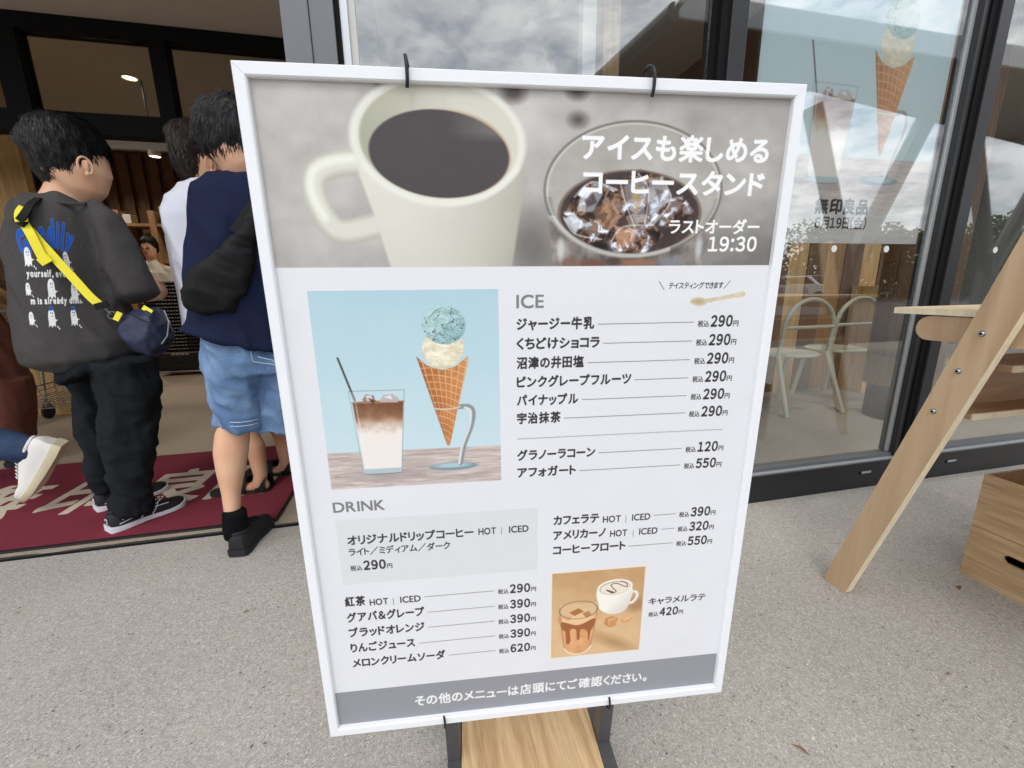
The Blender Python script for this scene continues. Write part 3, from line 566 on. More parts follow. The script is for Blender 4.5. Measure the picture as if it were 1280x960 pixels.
# ------------------------------------------------------------------ materials
def ground_mat(name, lo, hi, dark, light, rough=0.85, sc=1.0):
    m, nt, b = basemat(name, rough, 0.25); L = nt.links.new
    t = N(nt, 'ShaderNodeTexCoord'); P = t.outputs['Object']
    n1 = N(nt, 'ShaderNodeTexNoise', Scale=1.3 * sc, Detail=5.0, Roughness=0.6); n2 = N(nt, 'ShaderNodeTexNoise', Scale=70.0 * sc, Detail=5.0, Roughness=0.75)
    for n in (n1, n2): L(P, n.inputs['Vector'])
    mx = N(nt, 'ShaderNodeMixRGB'); mx.inputs[1].default_value = lo; mx.inputs[2].default_value = hi
    ad = N(nt, 'ShaderNodeMath', operation='MULTIPLY_ADD'); ad.inputs[1].default_value = 0.95; L(n1.outputs['Fac'], ad.inputs[0])
    m2 = N(nt, 'ShaderNodeMath', operation='MULTIPLY_ADD'); m2.inputs[1].default_value = 1.2; m2.inputs[2].default_value = -0.56; L(n2.outputs['Fac'], m2.inputs[0]); L(m2.outputs[0], ad.inputs[2]); L(ad.outputs[0], mx.inputs[0])
    last = mx.outputs[0]; hsum = None
    for scale, col, th, am, seed in ((290.0, light, 0.14, 0.60, 0), (240.0, dark, 0.06, 0.58, 3), (420.0, light, 0.20, 0.5, 7), (80.0, dark, -0.20, 0.85, 11), (380.0, dark, 0.14, 0.5, 17), (120.0, light, -0.16, 0.6, 23)):
        mp = N(nt, 'ShaderNodeMapping'); mp.inputs['Location'].default_value = (seed * 1.7, seed * 2.3, 0)
        nd = N(nt, 'ShaderNodeTexNoise', Scale=scale * 1.3, Detail=1.0); mv = N(nt, 'ShaderNodeMixRGB'); mv.blend_type = 'LINEAR_LIGHT'; mv.inputs[0].default_value = 0.006
        L(P, nd.inputs['Vector']); L(P, mv.inputs[1]); L(nd.outputs['Color'], mv.inputs[2]); L(mv.outputs[0], mp.inputs[0])
        v = N(nt, 'ShaderNodeTexVoronoi', Scale=scale * sc); v.inputs['Randomness'].default_value = 1.0; L(mp.outputs[0], v.inputs['Vector'])
        # keep only some of the stones: cell colour picks them
        sp = N(nt, 'ShaderNodeSeparateColor'); L(v.outputs['Color'], sp.inputs[0]); g = N(nt, 'ShaderNodeMath', operation='GREATER_THAN'); g.inputs[1].default_value = 0.58; L(sp.outputs[0], g.inputs[0])
        sz = N(nt, 'ShaderNodeMath', operation='MULTIPLY_ADD'); sz.inputs[1].default_value = 0.45; sz.inputs[2].default_value = th; L(sp.outputs[1], sz.inputs[0])
        ls = N(nt, 'ShaderNodeMath', operation='LESS_THAN'); L(v.outputs['Distance'], ls.inputs[0]); L(sz.outputs[0], ls.inputs[1])
        mu = N(nt, 'ShaderNodeMath', operation='MULTIPLY'); L(g.outputs[0], mu.inputs[0]); L(ls.outputs[0], mu.inputs[1])
        mk = N(nt, 'ShaderNodeMath', operation='MULTIPLY'); mk.inputs[1].default_value = am; L(mu.outputs[0], mk.inputs[0])
        mm_ = N(nt, 'ShaderNodeMixRGB'); mm_.inputs[2].default_value = col; L(mk.outputs[0], mm_.inputs[0]); L(last, mm_.inputs[1]); last = mm_.outputs[0]
        if scale in (290.0, 240.0):
            if hsum is None: hsum = mu.outputs[0]
            else:
                a2 = N(nt, 'ShaderNodeMath', operation='ADD'); L(hsum, a2.inputs[0]); L(mu.outputs[0], a2.inputs[1]); hsum = a2.outputs[0]
    L(last, b.inputs['Base Color'])
    ah = N(nt, 'ShaderNodeMath', operation='MULTIPLY_ADD'); ah.inputs[1].default_value = 0.5; L(hsum, ah.inputs[0]); L(n2.outputs['Fac'], ah.inputs[2])
    bp = N(nt, 'ShaderNodeBump', Strength=0.5, Distance=0.0014); L(ah.outputs[0], bp.inputs['Height']); L(bp.outputs[0], b.inputs['Normal'])
    return m
M = {}
M['ground'] = ground_mat('washed_concrete', srgb(144, 138, 130), srgb(184, 178, 170), srgb(88, 82, 78), srgb(232, 228, 220))
M['floor'] = ground_mat('shop_floor', srgb(160, 144, 126), srgb(186, 170, 150), srgb(92, 82, 74), srgb(186, 176, 162), rough=0.5)
M['asphalt'] = plain('asphalt', srgb(84, 84, 86), 0.9, var=0.25, scale=40)
M['frame'] = plain('charcoal_frame', srgb(46, 46, 48), 0.35, 0.5, 0.3, var=0.05, scale=8, bump=0.03)
M['framegrey'] = plain('grey_frame', srgb(106, 108, 112), 0.42, 0.5, 0.2, var=0.04, scale=8, bump=0.03)
M['framelight'] = plain('pale_metal_strip', srgb(196, 200, 202), 0.3, 0.6, 0.5, var=0.04, bump=0.02)
M['black'] = plain('black_gasket', srgb(15, 15, 16), 0.7, 0.15, var=0.1, bump=0.03)
M['glass'] = glassmat('glass')
M['glassdark'] = glassmat('glass_transom', (0.75, 0.74, 0.70), 0.05)
M['soffit'] = plain('brown_soffit', srgb(208, 194, 176), 0.7, 0.3, var=0.06, scale=10, bump=0.08)
M['ceil'] = plain('pale_ceiling', srgb(206, 200, 190), 0.8, 0.2, var=0.03, scale=6, bump=0.05)
M['wallwhite'] = plain('pale_wall', srgb(205, 205, 200), 0.8, 0.2, var=0.03, scale=12, bump=0.06)
M['darkwood'] = wood('dark_timber', srgb(70, 50, 36), srgb(116, 86, 62), 2, 9)
M['darkclad'] = wood('dark_clad_timber', srgb(92, 72, 58), srgb(132, 106, 86), 2, 9)
M['midwood'] = wood('mid_timber', srgb(140, 104, 68), srgb(184, 146, 104), 2, 7, fig=0.15)
M['palewood'] = wood('pale_timber', srgb(186, 152, 108), srgb(222, 192, 148), 2, 7, fig=0.15)
M['post'] = wood('golden_post', srgb(150, 112, 66), srgb(196, 156, 100), 2, 5, fig=0.2)
M['ply'] = wood('birch_ply_face', srgb(180, 150, 118), srgb(206, 178, 144), 2, 5, rough=0.55, fig=0.35, ring=7)
M['plyedge'] = wood('birch_ply_edge', srgb(214, 196, 164), srgb(240, 226, 200), 2, 12, rough=0.6)
M['plyx'] = wood('birch_ply_top', srgb(196, 168, 134), srgb(224, 200, 168), 0, 6, rough=0.5, fig=0.25)
M['shelf'] = wood('brown_shelf', srgb(160, 126, 98), srgb(190, 156, 124), 0, 7)
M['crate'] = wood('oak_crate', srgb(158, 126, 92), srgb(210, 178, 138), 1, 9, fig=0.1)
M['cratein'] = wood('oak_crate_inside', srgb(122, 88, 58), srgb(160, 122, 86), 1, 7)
M['oak'] = wood('oak_base', srgb(178, 142, 100), srgb(226, 194, 150), 1, 24, rough=0.5, fig=0.25, ring=5)
M['steel'] = plain('dark_grey_steel', srgb(92, 92, 94), 0.45, 0.5, 0.4, var=0.05, bump=0.05)
M['wire'] = plain('black_wire', srgb(44, 44, 46), 0.35, 0.5, 0.7, var=0.05, bump=0.02)
M['chrome'] = plain('bright_steel', srgb(196, 196, 198), 0.2, 0.5, 0.95, var=0.05, bump=0.02)
M['cartwire'] = plain('grey_cart_wire', srgb(150, 146, 140), 0.35, 0.5, 0.7, var=0.08, bump=0.02)
M['white'] = plain('white_frame_paint', srgb(234, 236, 240), 0.38, 0.4, var=0.012, scale=5, bump=0.02)
M['backing'] = plain('grey_backing', srgb(190, 190, 190), 0.7)
M['menu'] = imagemat('menu_sheet', IMG_MENU, 0.42, 0.25)
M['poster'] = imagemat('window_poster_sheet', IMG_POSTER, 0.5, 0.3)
M['mat'] = imagemat('burgundy_mat', IMG_MAT, 0.95, 0.05, alpha_base=srgb(120, 52, 64), weave=90.0)
M['rubber'] = plain('black_rubber', srgb(40, 40, 40), 0.7, 0.3, bump=0.1)
M['chair'] = plain('sage_painted_steel', srgb(196, 200, 184), 0.4, 0.45, 0.0, var=0.03, bump=0.02)
M['leaf'] = plain('foliage', (0.055, 0.085, 0.022, 1), 0.7, 0.2, var=0.5, scale=3)
M['bark'] = plain('bark', srgb(92, 76, 60), 0.9, 0.1, var=0.3, scale=12, bump=0.6, bdist=0.02)
M['twig'] = plain('dry_leaf', srgb(128, 84, 52), 0.9, 0.1, var=0.3)
M['lamp'] = emit('downlight_glow', (1.0, 0.80, 0.55, 1), 7.0)
M['sticker'] = plain('frosted_dot', srgb(214, 220, 212), 0.6, var=0.02, bump=0.02)

# ------------------------------------------------------------------ the ground
def sheet(name, x0, y0, x1, y1, z, mat, uv=False):
    me = bpy.data.meshes.new(name); me.from_pydata([(x0, y0, z), (x1, y0, z), (x1, y1, z), (x0, y1, z)], [], [(0, 1, 2, 3)])
    if uv:
        l = me.uv_layers.new(); l.data.foreach_set('uv', [0, 0, 1, 0, 1, 1, 0, 1])
    return link(name, me, None, mat)
struct(sheet('ground', -260, -260, 260, 260, -0.006, M['asphalt']))
def slab(name, x0, y0, x1, y1, top, mat, th=0.004):
    o = MB().box((x0, y0, top - th), (x1, y1, top)).build(name, mat); return struct(o)
slab('pavement', -14, -2.6, 16, 1.810, 0.0, M['ground'])
slab('shop_floor', -9, 1.835, -0.2, 9.0, 0.0, M['floor'])
slab('cafe_floor', -0.196, 1.56, 9.0, 5.2, 0.001, M['ground'], 0.006)
# threshold rail along the entrance
th = thing('threshold_rail', 'thin steel door track set in the floor along the front edge of the red mat', 'door track')
MB().box((-9, 1.810, -0.004), (-0.33, 1.822, 0.004)).build('rail_groove', M['black'], th)
MB().box((-9, 1.8222, -0.004), (-0.33, 1.829, 0.0085)).build('rail', M['chrome'], th)
MB().box((-9, 1.8292, -0.004), (-0.33, 1.835, 0.004)).build('rail_groove', M['black'], th)
MB().box((-0.33, 1.812, -0.004), (-0.192, 1.833, 0.006)).build('rail_end', M['frame'], th)
settle(th)

# ------------------------------------------------------------------ the shopfront (glazed facade right of the entrance)
YF = 1.497
sf = thing('shopfront', 'dark framed glass shopfront behind the menu board and the wooden trestle', 'shopfront')
MB().box((-0.192, YF, 0), (5.2, YF + 0.10, 0.134), 0.002).build('sill', M['frame'], sf)
MB().box((-0.19, YF + 0.008, 0.1342), (5.2, YF + 0.030, 0.140)).build('sill_strip', M['framelight'], sf)
MB().box((-0.19, YF + 0.032, 0.1342), (5.2, YF + 0.085, 0.156)).build('glazing_bead', M['framegrey'], sf)
def mullion(x0, x1, blk0=None):
    if blk0 is not None: MB().box((blk0, YF + 0.012, 0.1345), (x0 - 0.0005, YF + 0.095, 3.1)).build('mullion_gasket', M['black'], sf)
    MB().box((x0, YF + 0.002, 0.1343), (x1, YF + 0.098, 3.1), 0.002).build('mullion', M['framegrey'] if x0 < 1 else M['frame'], sf)
mullion(1.141, 1.209, 1.107)
MB().box((1.093, YF + 0.03, 0.16), (1.1065, YF + 0.09, 3.1)).build('mullion_gasket', M['black'], sf)
mullion(2.389, 2.454, 2.352); MB().box((2.322, YF + 0.02, 0.1345), (2.351, YF + 0.095, 3.1)).build('mullion', M['frame'], sf); MB().box((2.308, YF + 0.045, 0.158), (2.3215, YF + 0.06, 3.1)).build('reflection_strip', M['framelight'], sf)  # bright reflection along the glass edge, built as a pale strip
mullion(3.62, 3.69, 3.585)
def pane(x0, x1, lab=None):
    o = MB().box((x0, YF + 0.050, 0.150), (x1, YF + 0.058, 3.1)).build('glass_pane', M['glass'], sf)
pane(-0.128, 1.0925); pane(1.2095, 2.3075); pane(2.4545, 3.5845); pane(3.6905, 5.19)
MB().box((-0.186, YF + 0.02, 0.1345), (-0.172, YF + 0.09, 3.1)).build('mullion_gasket', M['black'], sf)
MB().box((-0.1715, YF + 0.03, 0.157), (-0.150, YF + 0.09, 3.1)).build('edge_strip', M['framelight'], sf)
MB().box((-0.1498, YF + 0.04, 0.157), (-0.1285, YF + 0.09, 3.1)).build('edge_strip', M['wallwhite'], sf)
MB().box((-0.19, YF + 0.002, 3.1003), (5.2, YF + 0.10, 3.22)).build('head_rail', M['frame'], sf)
for x in (2.086, 2.653, 3.25):
    o = MB().box((x, YF - 0.0015, 0.076), (x + 0.080, YF + 0.01, 0.090), 0.002).build('drain_slot', M['black'], sf)
    MB().box((x + 0.018, YF - 0.003, 0.079), (x + 0.076, YF - 0.0016, 0.0895)).build('slot_cover', M['framelight'], o)
for x in (1.509, 1.787, 2.077, 2.747, 3.05, 1.36):
    MB().lathe((x, YF + 0.049, 1.151), [(0.0001, 0.0), (0.0145, 0.0), (0.0145, -0.0008), (0.0001, -0.0008)], 28, 'Y').build('safety_dot', M['sticker'], sf)
settle(sf)
# grey corner column
cl = thing('corner_column', 'grey painted metal column between the open entrance and the glass', 'column')
MB().box((-0.33, YF, 0), (-0.2545, YF + 0.36, 3.22), 0.003).build('outer_profile', M['framegrey'], cl)
MB().box((-0.254, YF + 0.006, 0), (-0.1865, YF + 0.36, 3.22), 0.002).build('inner_profile', M['framegrey'], cl)
settle(cl)
# poster on the inside of the glass
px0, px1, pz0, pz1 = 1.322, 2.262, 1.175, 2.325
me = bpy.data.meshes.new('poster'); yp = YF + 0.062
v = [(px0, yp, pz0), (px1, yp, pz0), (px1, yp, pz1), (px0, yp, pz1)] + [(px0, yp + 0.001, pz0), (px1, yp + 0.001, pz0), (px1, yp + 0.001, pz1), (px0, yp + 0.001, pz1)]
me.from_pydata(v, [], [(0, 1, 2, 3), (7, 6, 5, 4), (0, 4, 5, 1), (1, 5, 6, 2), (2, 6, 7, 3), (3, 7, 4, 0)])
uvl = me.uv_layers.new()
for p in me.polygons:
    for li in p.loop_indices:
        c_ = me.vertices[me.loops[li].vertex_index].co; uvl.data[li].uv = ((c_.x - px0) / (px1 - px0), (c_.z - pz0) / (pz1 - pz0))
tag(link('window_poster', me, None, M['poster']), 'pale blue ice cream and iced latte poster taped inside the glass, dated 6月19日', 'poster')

# ------------------------------------------------------------------ the building
bd = thing('shop_building', 'shop building with a brown soffit over its open entrance', 'building')
MB().box((-9, YF, 2.62), (-0.3305, 3.52, 2.78)).build('soffit', M['soffit'], bd)
MB().box((-9, YF + 0.11, 3.221), (9, YF + 0.40, 4.6)).build('front_wall', M['soffit'], bd)
MB().box((-9, YF, 2.781), (-0.3305, YF + 0.1095, 4.6)).build('front_wall', M['framegrey'], bd)
MB().box((-0.3302, YF, 3.221), (9, YF + 0.1095, 4.6)).build('front_wall', M['framegrey'], bd)
MB().box((-9.2, YF, 4.601), (9.2, 9.4, 4.75)).build('roof', M['steel'], bd)
MB().box((-9, 9.02, 0), (9, 9.2, 4.6)).build('rear_wall', M['wallwhite'], bd)
MB().box((-9.2, YF, 0), (-9.005, 9.2, 4.6)).build('side_wall', M['wallwhite'], bd)
MB().box((9.005, YF, 0), (9.2, 9.2, 4.6)).build('side_wall', M['wallwhite'], bd)
MB().box((5.2005, YF, 0), (5.32, YF + 0.1, 3.22)).build('corner_jamb', M['frame'], bd)
MB().box((-9, 3.53, 3.12), (-0.2, 9.0, 3.2)).build('ceiling', M['ceil'], bd)
MB().box((-0.19, YF + 0.11, 3.14), (9, 9.0, 3.2)).build('ceiling', M['ceil'], bd)
MB().box((-0.26, 1.86, 0), (-0.197, 9.0, 3.11)).build('partition_wall', M['wallwhite'], bd)
settle(bd)

# entrance transom: black frame with two panes over the doorway
YT = 3.40
tr = thing('entrance_transom', 'black framed transom window over the inner doorway above the boys', 'transom window')
MB().box((-9, YT, 2.535), (-0.262, YT + 0.1, 2.619)).build('head_bar', M['black'], tr)
MB().box((-9, YT + 0.001, 1.985), (-0.262, YT + 0.11, 2.105)).build('transom_beam', M['black'], tr)
for x0, x1 in ((-2.335, -2.21), (-1.535, -1.445), (-0.40, -0.262), (-5.2, -5.0)):
    MB().box((x0, YT + 0.002, 2.1053 if x0 > -2 else 0.0), (x1, YT + 0.098, 2.5347), 0.0).build('frame_post', M['black'], tr) if x0 > -2 else MB().box((x0, YT + 0.002, 2.1053), (x1, YT + 0.098, 2.5347)).build('frame_post', M['black'], tr)
for x0, x1 in ((-4.999, -2.3355), (-2.2095, -1.5355), (-1.4445, -0.4005)):
    MB().box((x0, YT + 0.045, 2.1055), (x1, YT + 0.053, 2.5345)).build('glass_pane', M['glassdark'], tr)
settle(tr)
# timber wall at the left of the doorway, board by board
tw = thing('timber_wall', 'golden knotty timber wall at the left edge beside the boy in grey', 'wall')
xs = -2.88; i = 0
while xs > -6.0:
    w = 0.19
    MB().box((xs - w + 0.004, 4.20 + (i % 2) * 0.010, 0), (xs, 4.27, 3.1), 0.003).build('board', M['post'], tw); xs -= w; i += 1
settle(tw)

# interior back wall: dark timber slats with warm gaps
bw = thing('slatted_wall', 'dark brown slatted timber wall deep inside the shop behind the counter', 'wall')
MB().box((-8.9, 8.05, 0), (-0.27, 8.15, 3.1)).build('backing_panel', M['darkwood'], bw)
slm = MB().box((0, 0, 0), (0.13, 0.05, 1.62)).mesh('slat')
slm2 = None
for k in range(34):
    o = link('slat', slm if k == 0 else slm, bw, [M['darkwood']] if k == 0 else []); o.location = (-0.5 - k * 0.20, 7.99, 1.45)
settle(bw)
# lit shelves under the slats
sh = thing('lit_shelving', 'warm lit wooden shelving far inside the shop seen between the boys', 'shelf')
for k in range(9):
    MB().box((-5.6 + k * 0.45, 7.55, 0), (-5.52 + k * 0.45, 7.9, 2.2)).build('upright', M['midwood'], sh)
for z in (0.9, 1.45, 1.98): MB().box((-5.6, 7.56, z), (-1.9, 7.9, z + 0.04)).build('shelf', M['midwood'], sh)
random.seed(3)
for k in range(46):
    x = -5.45 + random.random() * 3.4; z = random.choice((0.94, 1.49, 2.02)); h = 0.08 + random.random() * 0.2; w = 0.05 + random.random() * 0.1
    MB().box((x, 7.62 + random.random() * 0.1, z), (x + w, 7.8, z + h), 0.004).build('package', [M['palewood'], M['wallwhite'], M['darkwood'], M['framegrey']][k % 4], sh)
settle(sh)
vb = tag(MB().box((-6, 4.45, 2.20), (-0.9, 4.50, 2.30)).build('ceiling_valance', M['ceil']), 'pale horizontal valance just under the black transom beam', 'valance')
# ceiling lamps of the shop (lit), some of them added to brighten it
def downlight(x, y, z, label, power=70):
    t = thing('downlight', label, 'ceiling light', 'round ceiling downlights inside the shop')
    MB().lathe((x, y, z), [(0.075, 0.0), (0.075, -0.006), (0.062, -0.008), (0.062, 0.0)], 28).build('trim_ring', M['ceil'], t)
    MB().lathe((x, y, z), [(0.0001, -0.003), (0.060, -0.003), (0.060, -0.001), (0.0001, -0.001)], 28).build('lamp_face', M['lamp'], t)
    settle(t)
    ld = bpy.data.lights.new('downlight_beam', 'SPOT'); ld.energy = power; ld.color = (1, 0.91, 0.78); ld.spot_size = math.radians(120); ld.spot_blend = 0.6; ld.shadow_soft_size = 0.06
    lo = bpy.data.objects.new('downlight_beam', ld); COL.objects.link(lo); lo.parent = t; lo.location = (0, 0, -0.03)
p = at_ground(162, 97, 3.12)
downlight(p.x, p.y, 3.12, 'round lit downlight seen through the left transom pane')
downlight(-4.2, 7.0, 3.12, 'lit downlight deep inside the shop over the seated man')
downlight(-2.4, 7.1, 3.12, 'lit downlight deep inside the shop over the basket stack')
downlight(2.6, 2.3, 3.14, 'lit downlight behind the window poster', 75)
downlight(4.3, 2.3, 3.14, 'added lit downlight above the round timber column, brightening the cafe', 75)  # extra lamp, added to brighten the cafe
downlight(-3.3, 4.6, 3.12, 'added lit downlight over the shopping cart, brightening the shop floor')  # extra lamp, added to brighten the floor inside the entrance
p = at(194, 196, 5.5)
sl_ = thing('track_spotlight', 'small beige cylindrical spotlight hanging beside the head of the person in white', 'spotlight')
MB().lathe((p.x, p.y, p.z), [(0.0001, 0.10), (0.05, 0.10), (0.055, 0.0), (0.048, -0.0), (0.046, 0.02), (0.0001, 0.02)], 24).build('housing', M['ceil'], sl_)
MB().lathe((p.x, p.y, p.z), [(0.0001, 0.004), (0.044, 0.004), (0.044, 0.012), (0.0001, 0.012)], 24).build('lamp_face', M['lamp'], sl_)
MB().tube([(p.x, p.y, p.z + 0.1), (p.x, p.y, 3.11)], 0.008).build('stem', M['black'], sl_)
settle(sl_)

# cafe behind the glass: plank wall
pw = thing('plank_wall', 'wall of wide alternating dark and pale timber planks behind the two chairs', 'wall')
x = 2.86; k = 0
pal = [M['midwood'], M['darkclad'], M['palewood'], M['darkclad']]
while x < 4.62:
    w = 0.205; top = 3.1
    m_ = pal[k % 4] if x < 4.3 else M['palewood']
    MB().box((x, 3.24 - (k % 2) * 0.006, 0.002), (x + w - 0.004, 3.30, top), 0.002).build('plank', m_, pw); x += w; k += 1
settle(pw)
dk = thing('inner_wall', 'added dark inner wall far behind the left glass pane, keeping the view dark', 'wall')  # unseen wall, put in dark so the left pane shows mostly reflections
MB().box((-0.19, 5.6, 0.002), (2.85, 5.7, 3.13)).build('panel', M['darkwood'], dk); MB().box((2.80, 3.31, 0.002), (2.85, 5.59, 3.13)).build('panel', M['darkwood'], dk); settle(dk)
st = thing('low_timber_step', 'low pale timber plinth against the plank wall beside the round column', 'plinth')
for k in range(3): MB().box((4.0 + k * 0.2, 2.98, 0.002), (4.195 + k * 0.2, 3.22, 0.98 - 0.0 * k), 0.002).build('plank', M['palewood'], st)
settle(st)
# round timber-clad column with black base
cc = thing('round_column', 'round column clad in dark timber staves with a black base inside the glass', 'column')
cxy = Vector((3.52, 2.36)); R0 = 0.215
MB().lathe((cxy.x, cxy.y, 0.002), [(0.0001, 0), (R0 * 0.86, 0), (R0 * 0.86, 0.26), (0.0001, 0.26)], 40).build('base', M['black'], cc, True)
ns = 14
for k in range(ns):
    a0 = 2 * PI * k / ns + 0.012; a1 = 2 * PI * (k + 1) / ns - 0.012; pts = []
    for a in np.linspace(a0, a1, 5): pts.append((cxy.x + R0 * math.cos(a), cxy.y + R0 * math.sin(a), 0.262))
    for a in np.linspace(a1, a0, 5): pts.append((cxy.x + (R0 - 0.03) * math.cos(a), cxy.y + (R0 - 0.03) * math.sin(a), 0.262))
    MB().prism(pts, (0, 0, 2.87)).build('stave', M['darkclad'], cc)
settle(cc)
# pale upright posts behind the left pane
o = tag(MB().box((0.86, 2.2, 0.002), (0.93, 2.26, 3.13), 0.003).build('pale_post', M['wallwhite']), 'slim white upright post behind the left pane above the menu board', 'post')
o = tag(MB().box((1.10, 2.5, 0.002), (1.20, 2.6, 3.13), 0.003).build('timber_post', M['palewood']), 'pale timber post behind the left pane just above the right hook', 'post')

# ------------------------------------------------------------------ chairs behind the glass
def chair(cx, cy, label):
    t = thing('cafe_chair', label, 'chair', 'sage steel hoop-back chairs behind the glass')
    hw = 0.235; zb = 0.89
    pts = [(cx - hw - 0.03, cy - 0.16, 0.003), (cx - hw, cy + 0.02, 0.46)] + [(cx + hw * math.cos(a), cy + 0.0, 0.66 + (zb - 0.66) * math.sin(a)) for a in np.linspace(PI, 0, 17)] + [(cx + hw, cy + 0.02, 0.46), (cx + hw + 0.03, cy - 0.16, 0.003)]
    MB().tube(pts, 0.0165, 12).build('back_hoop', M['chair'], t, True)
    MB().tube([(cx - hw, cy, 0.675), (cx + hw, cy, 0.675)], 0.014, 10).build('back_rail', M['chair'], t, True)
    MB().lathe((cx, cy + 0.17, 0.44), [(0.0001, 0), (0.215, 0), (0.225, 0.006), (0.225, 0.016), (0.215, 0.022), (0.0001, 0.020)], 36).build('seat', M['chair'], t, True)
    for sx in (-1, 1): MB().tube([(cx + sx * 0.15, cy + 0.30, 0.44), (cx + sx * 0.18, cy + 0.37, 0.003)], 0.018, 12).build('front_leg', M['chair'], t, True)
    settle(t); return t
chair(2.975, 2.68, 'sage green steel hoop-back chair behind the glass, nearest the menu board')
chair(3.56, 2.76, 'sage green steel hoop-back chair half hidden by the round dark column')

# ------------------------------------------------------------------ entrance mat
mt = thing('entrance_mat', 'burgundy entrance mat with large cream 無印良品 lettering under the boys', 'mat')
mo = sheet('pile', -2.44, 1.88, -0.68, 2.87, 0.0115, M['mat'], True); mo.parent = mt
MB().box((-2.45, 1.87, 0.0005), (-0.67, 2.88, 0.0075), 0.002).build('rubber_border', M['rubber'], mt)
settle(mt)

# ------------------------------------------------------------------ menu board: framed sheet hung on its easel
o_bl = Vector((-0.165, 0.538, 1 - 0.643)); ux = Vector((0.610, -0.070, -0.002)).normalized(); uz = Vector((0.001, -0.016, 0.866)); uz = (uz - uz.dot(ux) * ux).normalized(); un = ux.cross(uz)   # un points towards the camera? checked below
if un.y > 0: un = -un
FWd, FHt = 0.614, 0.866
def sp_(x, y, d=0.0): return o_bl + ux * x + uz * (FHt - y) + un * d      # metres from the frame's top left; d = out of the board
mbx = thing('menu_board', 'white framed menu board of ice and drinks with coffee cup header in the foreground', 'menu board')
b = MB(); FT = 0.013
prof = [(0.0, -0.012), (0.0, 0.0045), (0.0012, 0.006), (FT - 0.0014, 0.006), (FT, 0.0045), (FT, -0.012)]
def bar(corner_a, corner_b, ina, inb):
    b = MB(); A = []; B = []
    for t_, d in prof:
        A.append(sp_(corner_a[0] + ina[0] * t_, corner_a[1] + ina[1] * t_, d)); B.append(sp_(corner_b[0] + inb[0] * t_, corner_b[1] + inb[1] * t_, d))
    b.loft([A, B]); return b
g_ = 0.00015
bar((0, g_), (0, FHt - g_), (1, 1), (1, -1)).build('frame_side', M['white'], mbx); bar((FWd, g_), (FWd, FHt - g_), (-1, 1), (-1, -1)).build('frame_side', M['white'], mbx)
bar((g_, 0), (FWd - g_, 0), (1, 1), (-1, 1)).build('frame_side', M['white'], mbx); bar((g_, FHt), (FWd - g_, FHt), (1, -1), (-1, -1)).build('frame_side', M['white'], mbx)
me = bpy.data.meshes.new('menu_sheet'); e_ = 0.010
me.from_pydata([sp_(e_, FHt - e_, -0.001), sp_(FWd - e_, FHt - e_, -0.001), sp_(FWd - e_, e_, -0.001), sp_(e_, e_, -0.001)], [], [(0, 1, 2, 3)])
l = me.uv_layers.new(); a_, b_ = e_ / FWd, e_ / FHt; l.data.foreach_set('uv', [a_, b_, 1 - a_, b_, 1 - a_, 1 - b_, a_, 1 - b_]); link('menu_sheet', me, mbx, M['menu'])
bb = MB(); bb.loft([[sp_(0.006, 0.006, d), sp_(FWd - 0.006, 0.006, d), sp_(FWd - 0.006, FHt - 0.006, d), sp_(0.006, FHt - 0.006, d)] for d in (-0.0105, -0.003)]); bb.build('backing_board', M['backing'], mbx)
settle(mbx)
# easel
es = thing('board_easel', 'dark steel easel with an oak base board holding the menu board', 'easel')
def wpt(x, d, z):       # along the board from its left edge, behind it by d, at height z
    q = o_bl + ux * x - un * d; return Vector((q.x, q.y, z))
for s, x in ((-1, 0.163), (1, 0.4845)):
    lo = [wpt(x - 0.0132, 0.168, 0.04), wpt(x + 0.0132, 0.168, 0.04), wpt(x + 0.0132, 0.200, 0.04), wpt(x - 0.0132, 0.200, 0.04)]
    hi = [wpt(x - 0.0132, 0.020, 1.235), wpt(x + 0.0132, 0.020, 1.235), wpt(x + 0.0132, 0.045, 1.235), wpt(x - 0.0132, 0.045, 1.235)]
    hi = [Vector((p.x, p.y, 1.205)) for p in hi]
    MB().loft([lo, hi]).build('post', M['steel'], es)
    r0 = x - 0.0135; r1 = x + 0.0135
    MB().loft([[wpt(r0, d, 0.004), wpt(r1, d, 0.004), wpt(r1, d, 0.0395), wpt(r0, d, 0.0395)] for d in (-0.42, 0.30)]).build('foot_rail', M['steel'], es)
MB().loft([[wpt(0.1785, d, 0.028), wpt(0.4695, d, 0.028), wpt(0.4695, d, 0.040), wpt(0.1785, d, 0.040)] for d in (-0.415, 0.29)]).build('base_board', M['oak'], es)
MB().loft([[wpt(0.1765, d, 1.14), wpt(0.471, d, 1.14), wpt(0.471, d, 1.165), wpt(0.1765, d, 1.165)] for d in (0.030, 0.050)]).build('cross_bar', M['steel'], es)
settle(es)
def hook(x, top, label):
    pts = []
    if top:
        c = [(0, 0.020, 0.0088), (0, 0.012, 0.0105), (0, 0.000, 0.0105), (0, -0.008, 0.007), (0, -0.0125, 0.0), (0, -0.013, -0.010), (0, -0.006, -0.0150), (0, 0.012, -0.0152), (0, 0.018, -0.0150)]
    else:
        c = [(0, FHt - 0.019, 0.0085), (0, FHt - 0.010, 0.0095), (0, FHt + 0.001, 0.0095), (0, FHt + 0.006, 0.004), (0, FHt + 0.006, -0.014), (0, FHt + 0.001, -0.030), (0, FHt - 0.010, -0.036)]
    pts = [sp_(x + (0.0012 * math.sin(i)), y, d) for i, (_, y, d) in enumerate(c)]
    o = MB().tube(smooth3(pts), 0.0019 if top else 0.0016, 10).build('wire_hook', M['wire'], None, True)
    return tag(o, label, 'hook', 'black wire hooks holding the menu board')
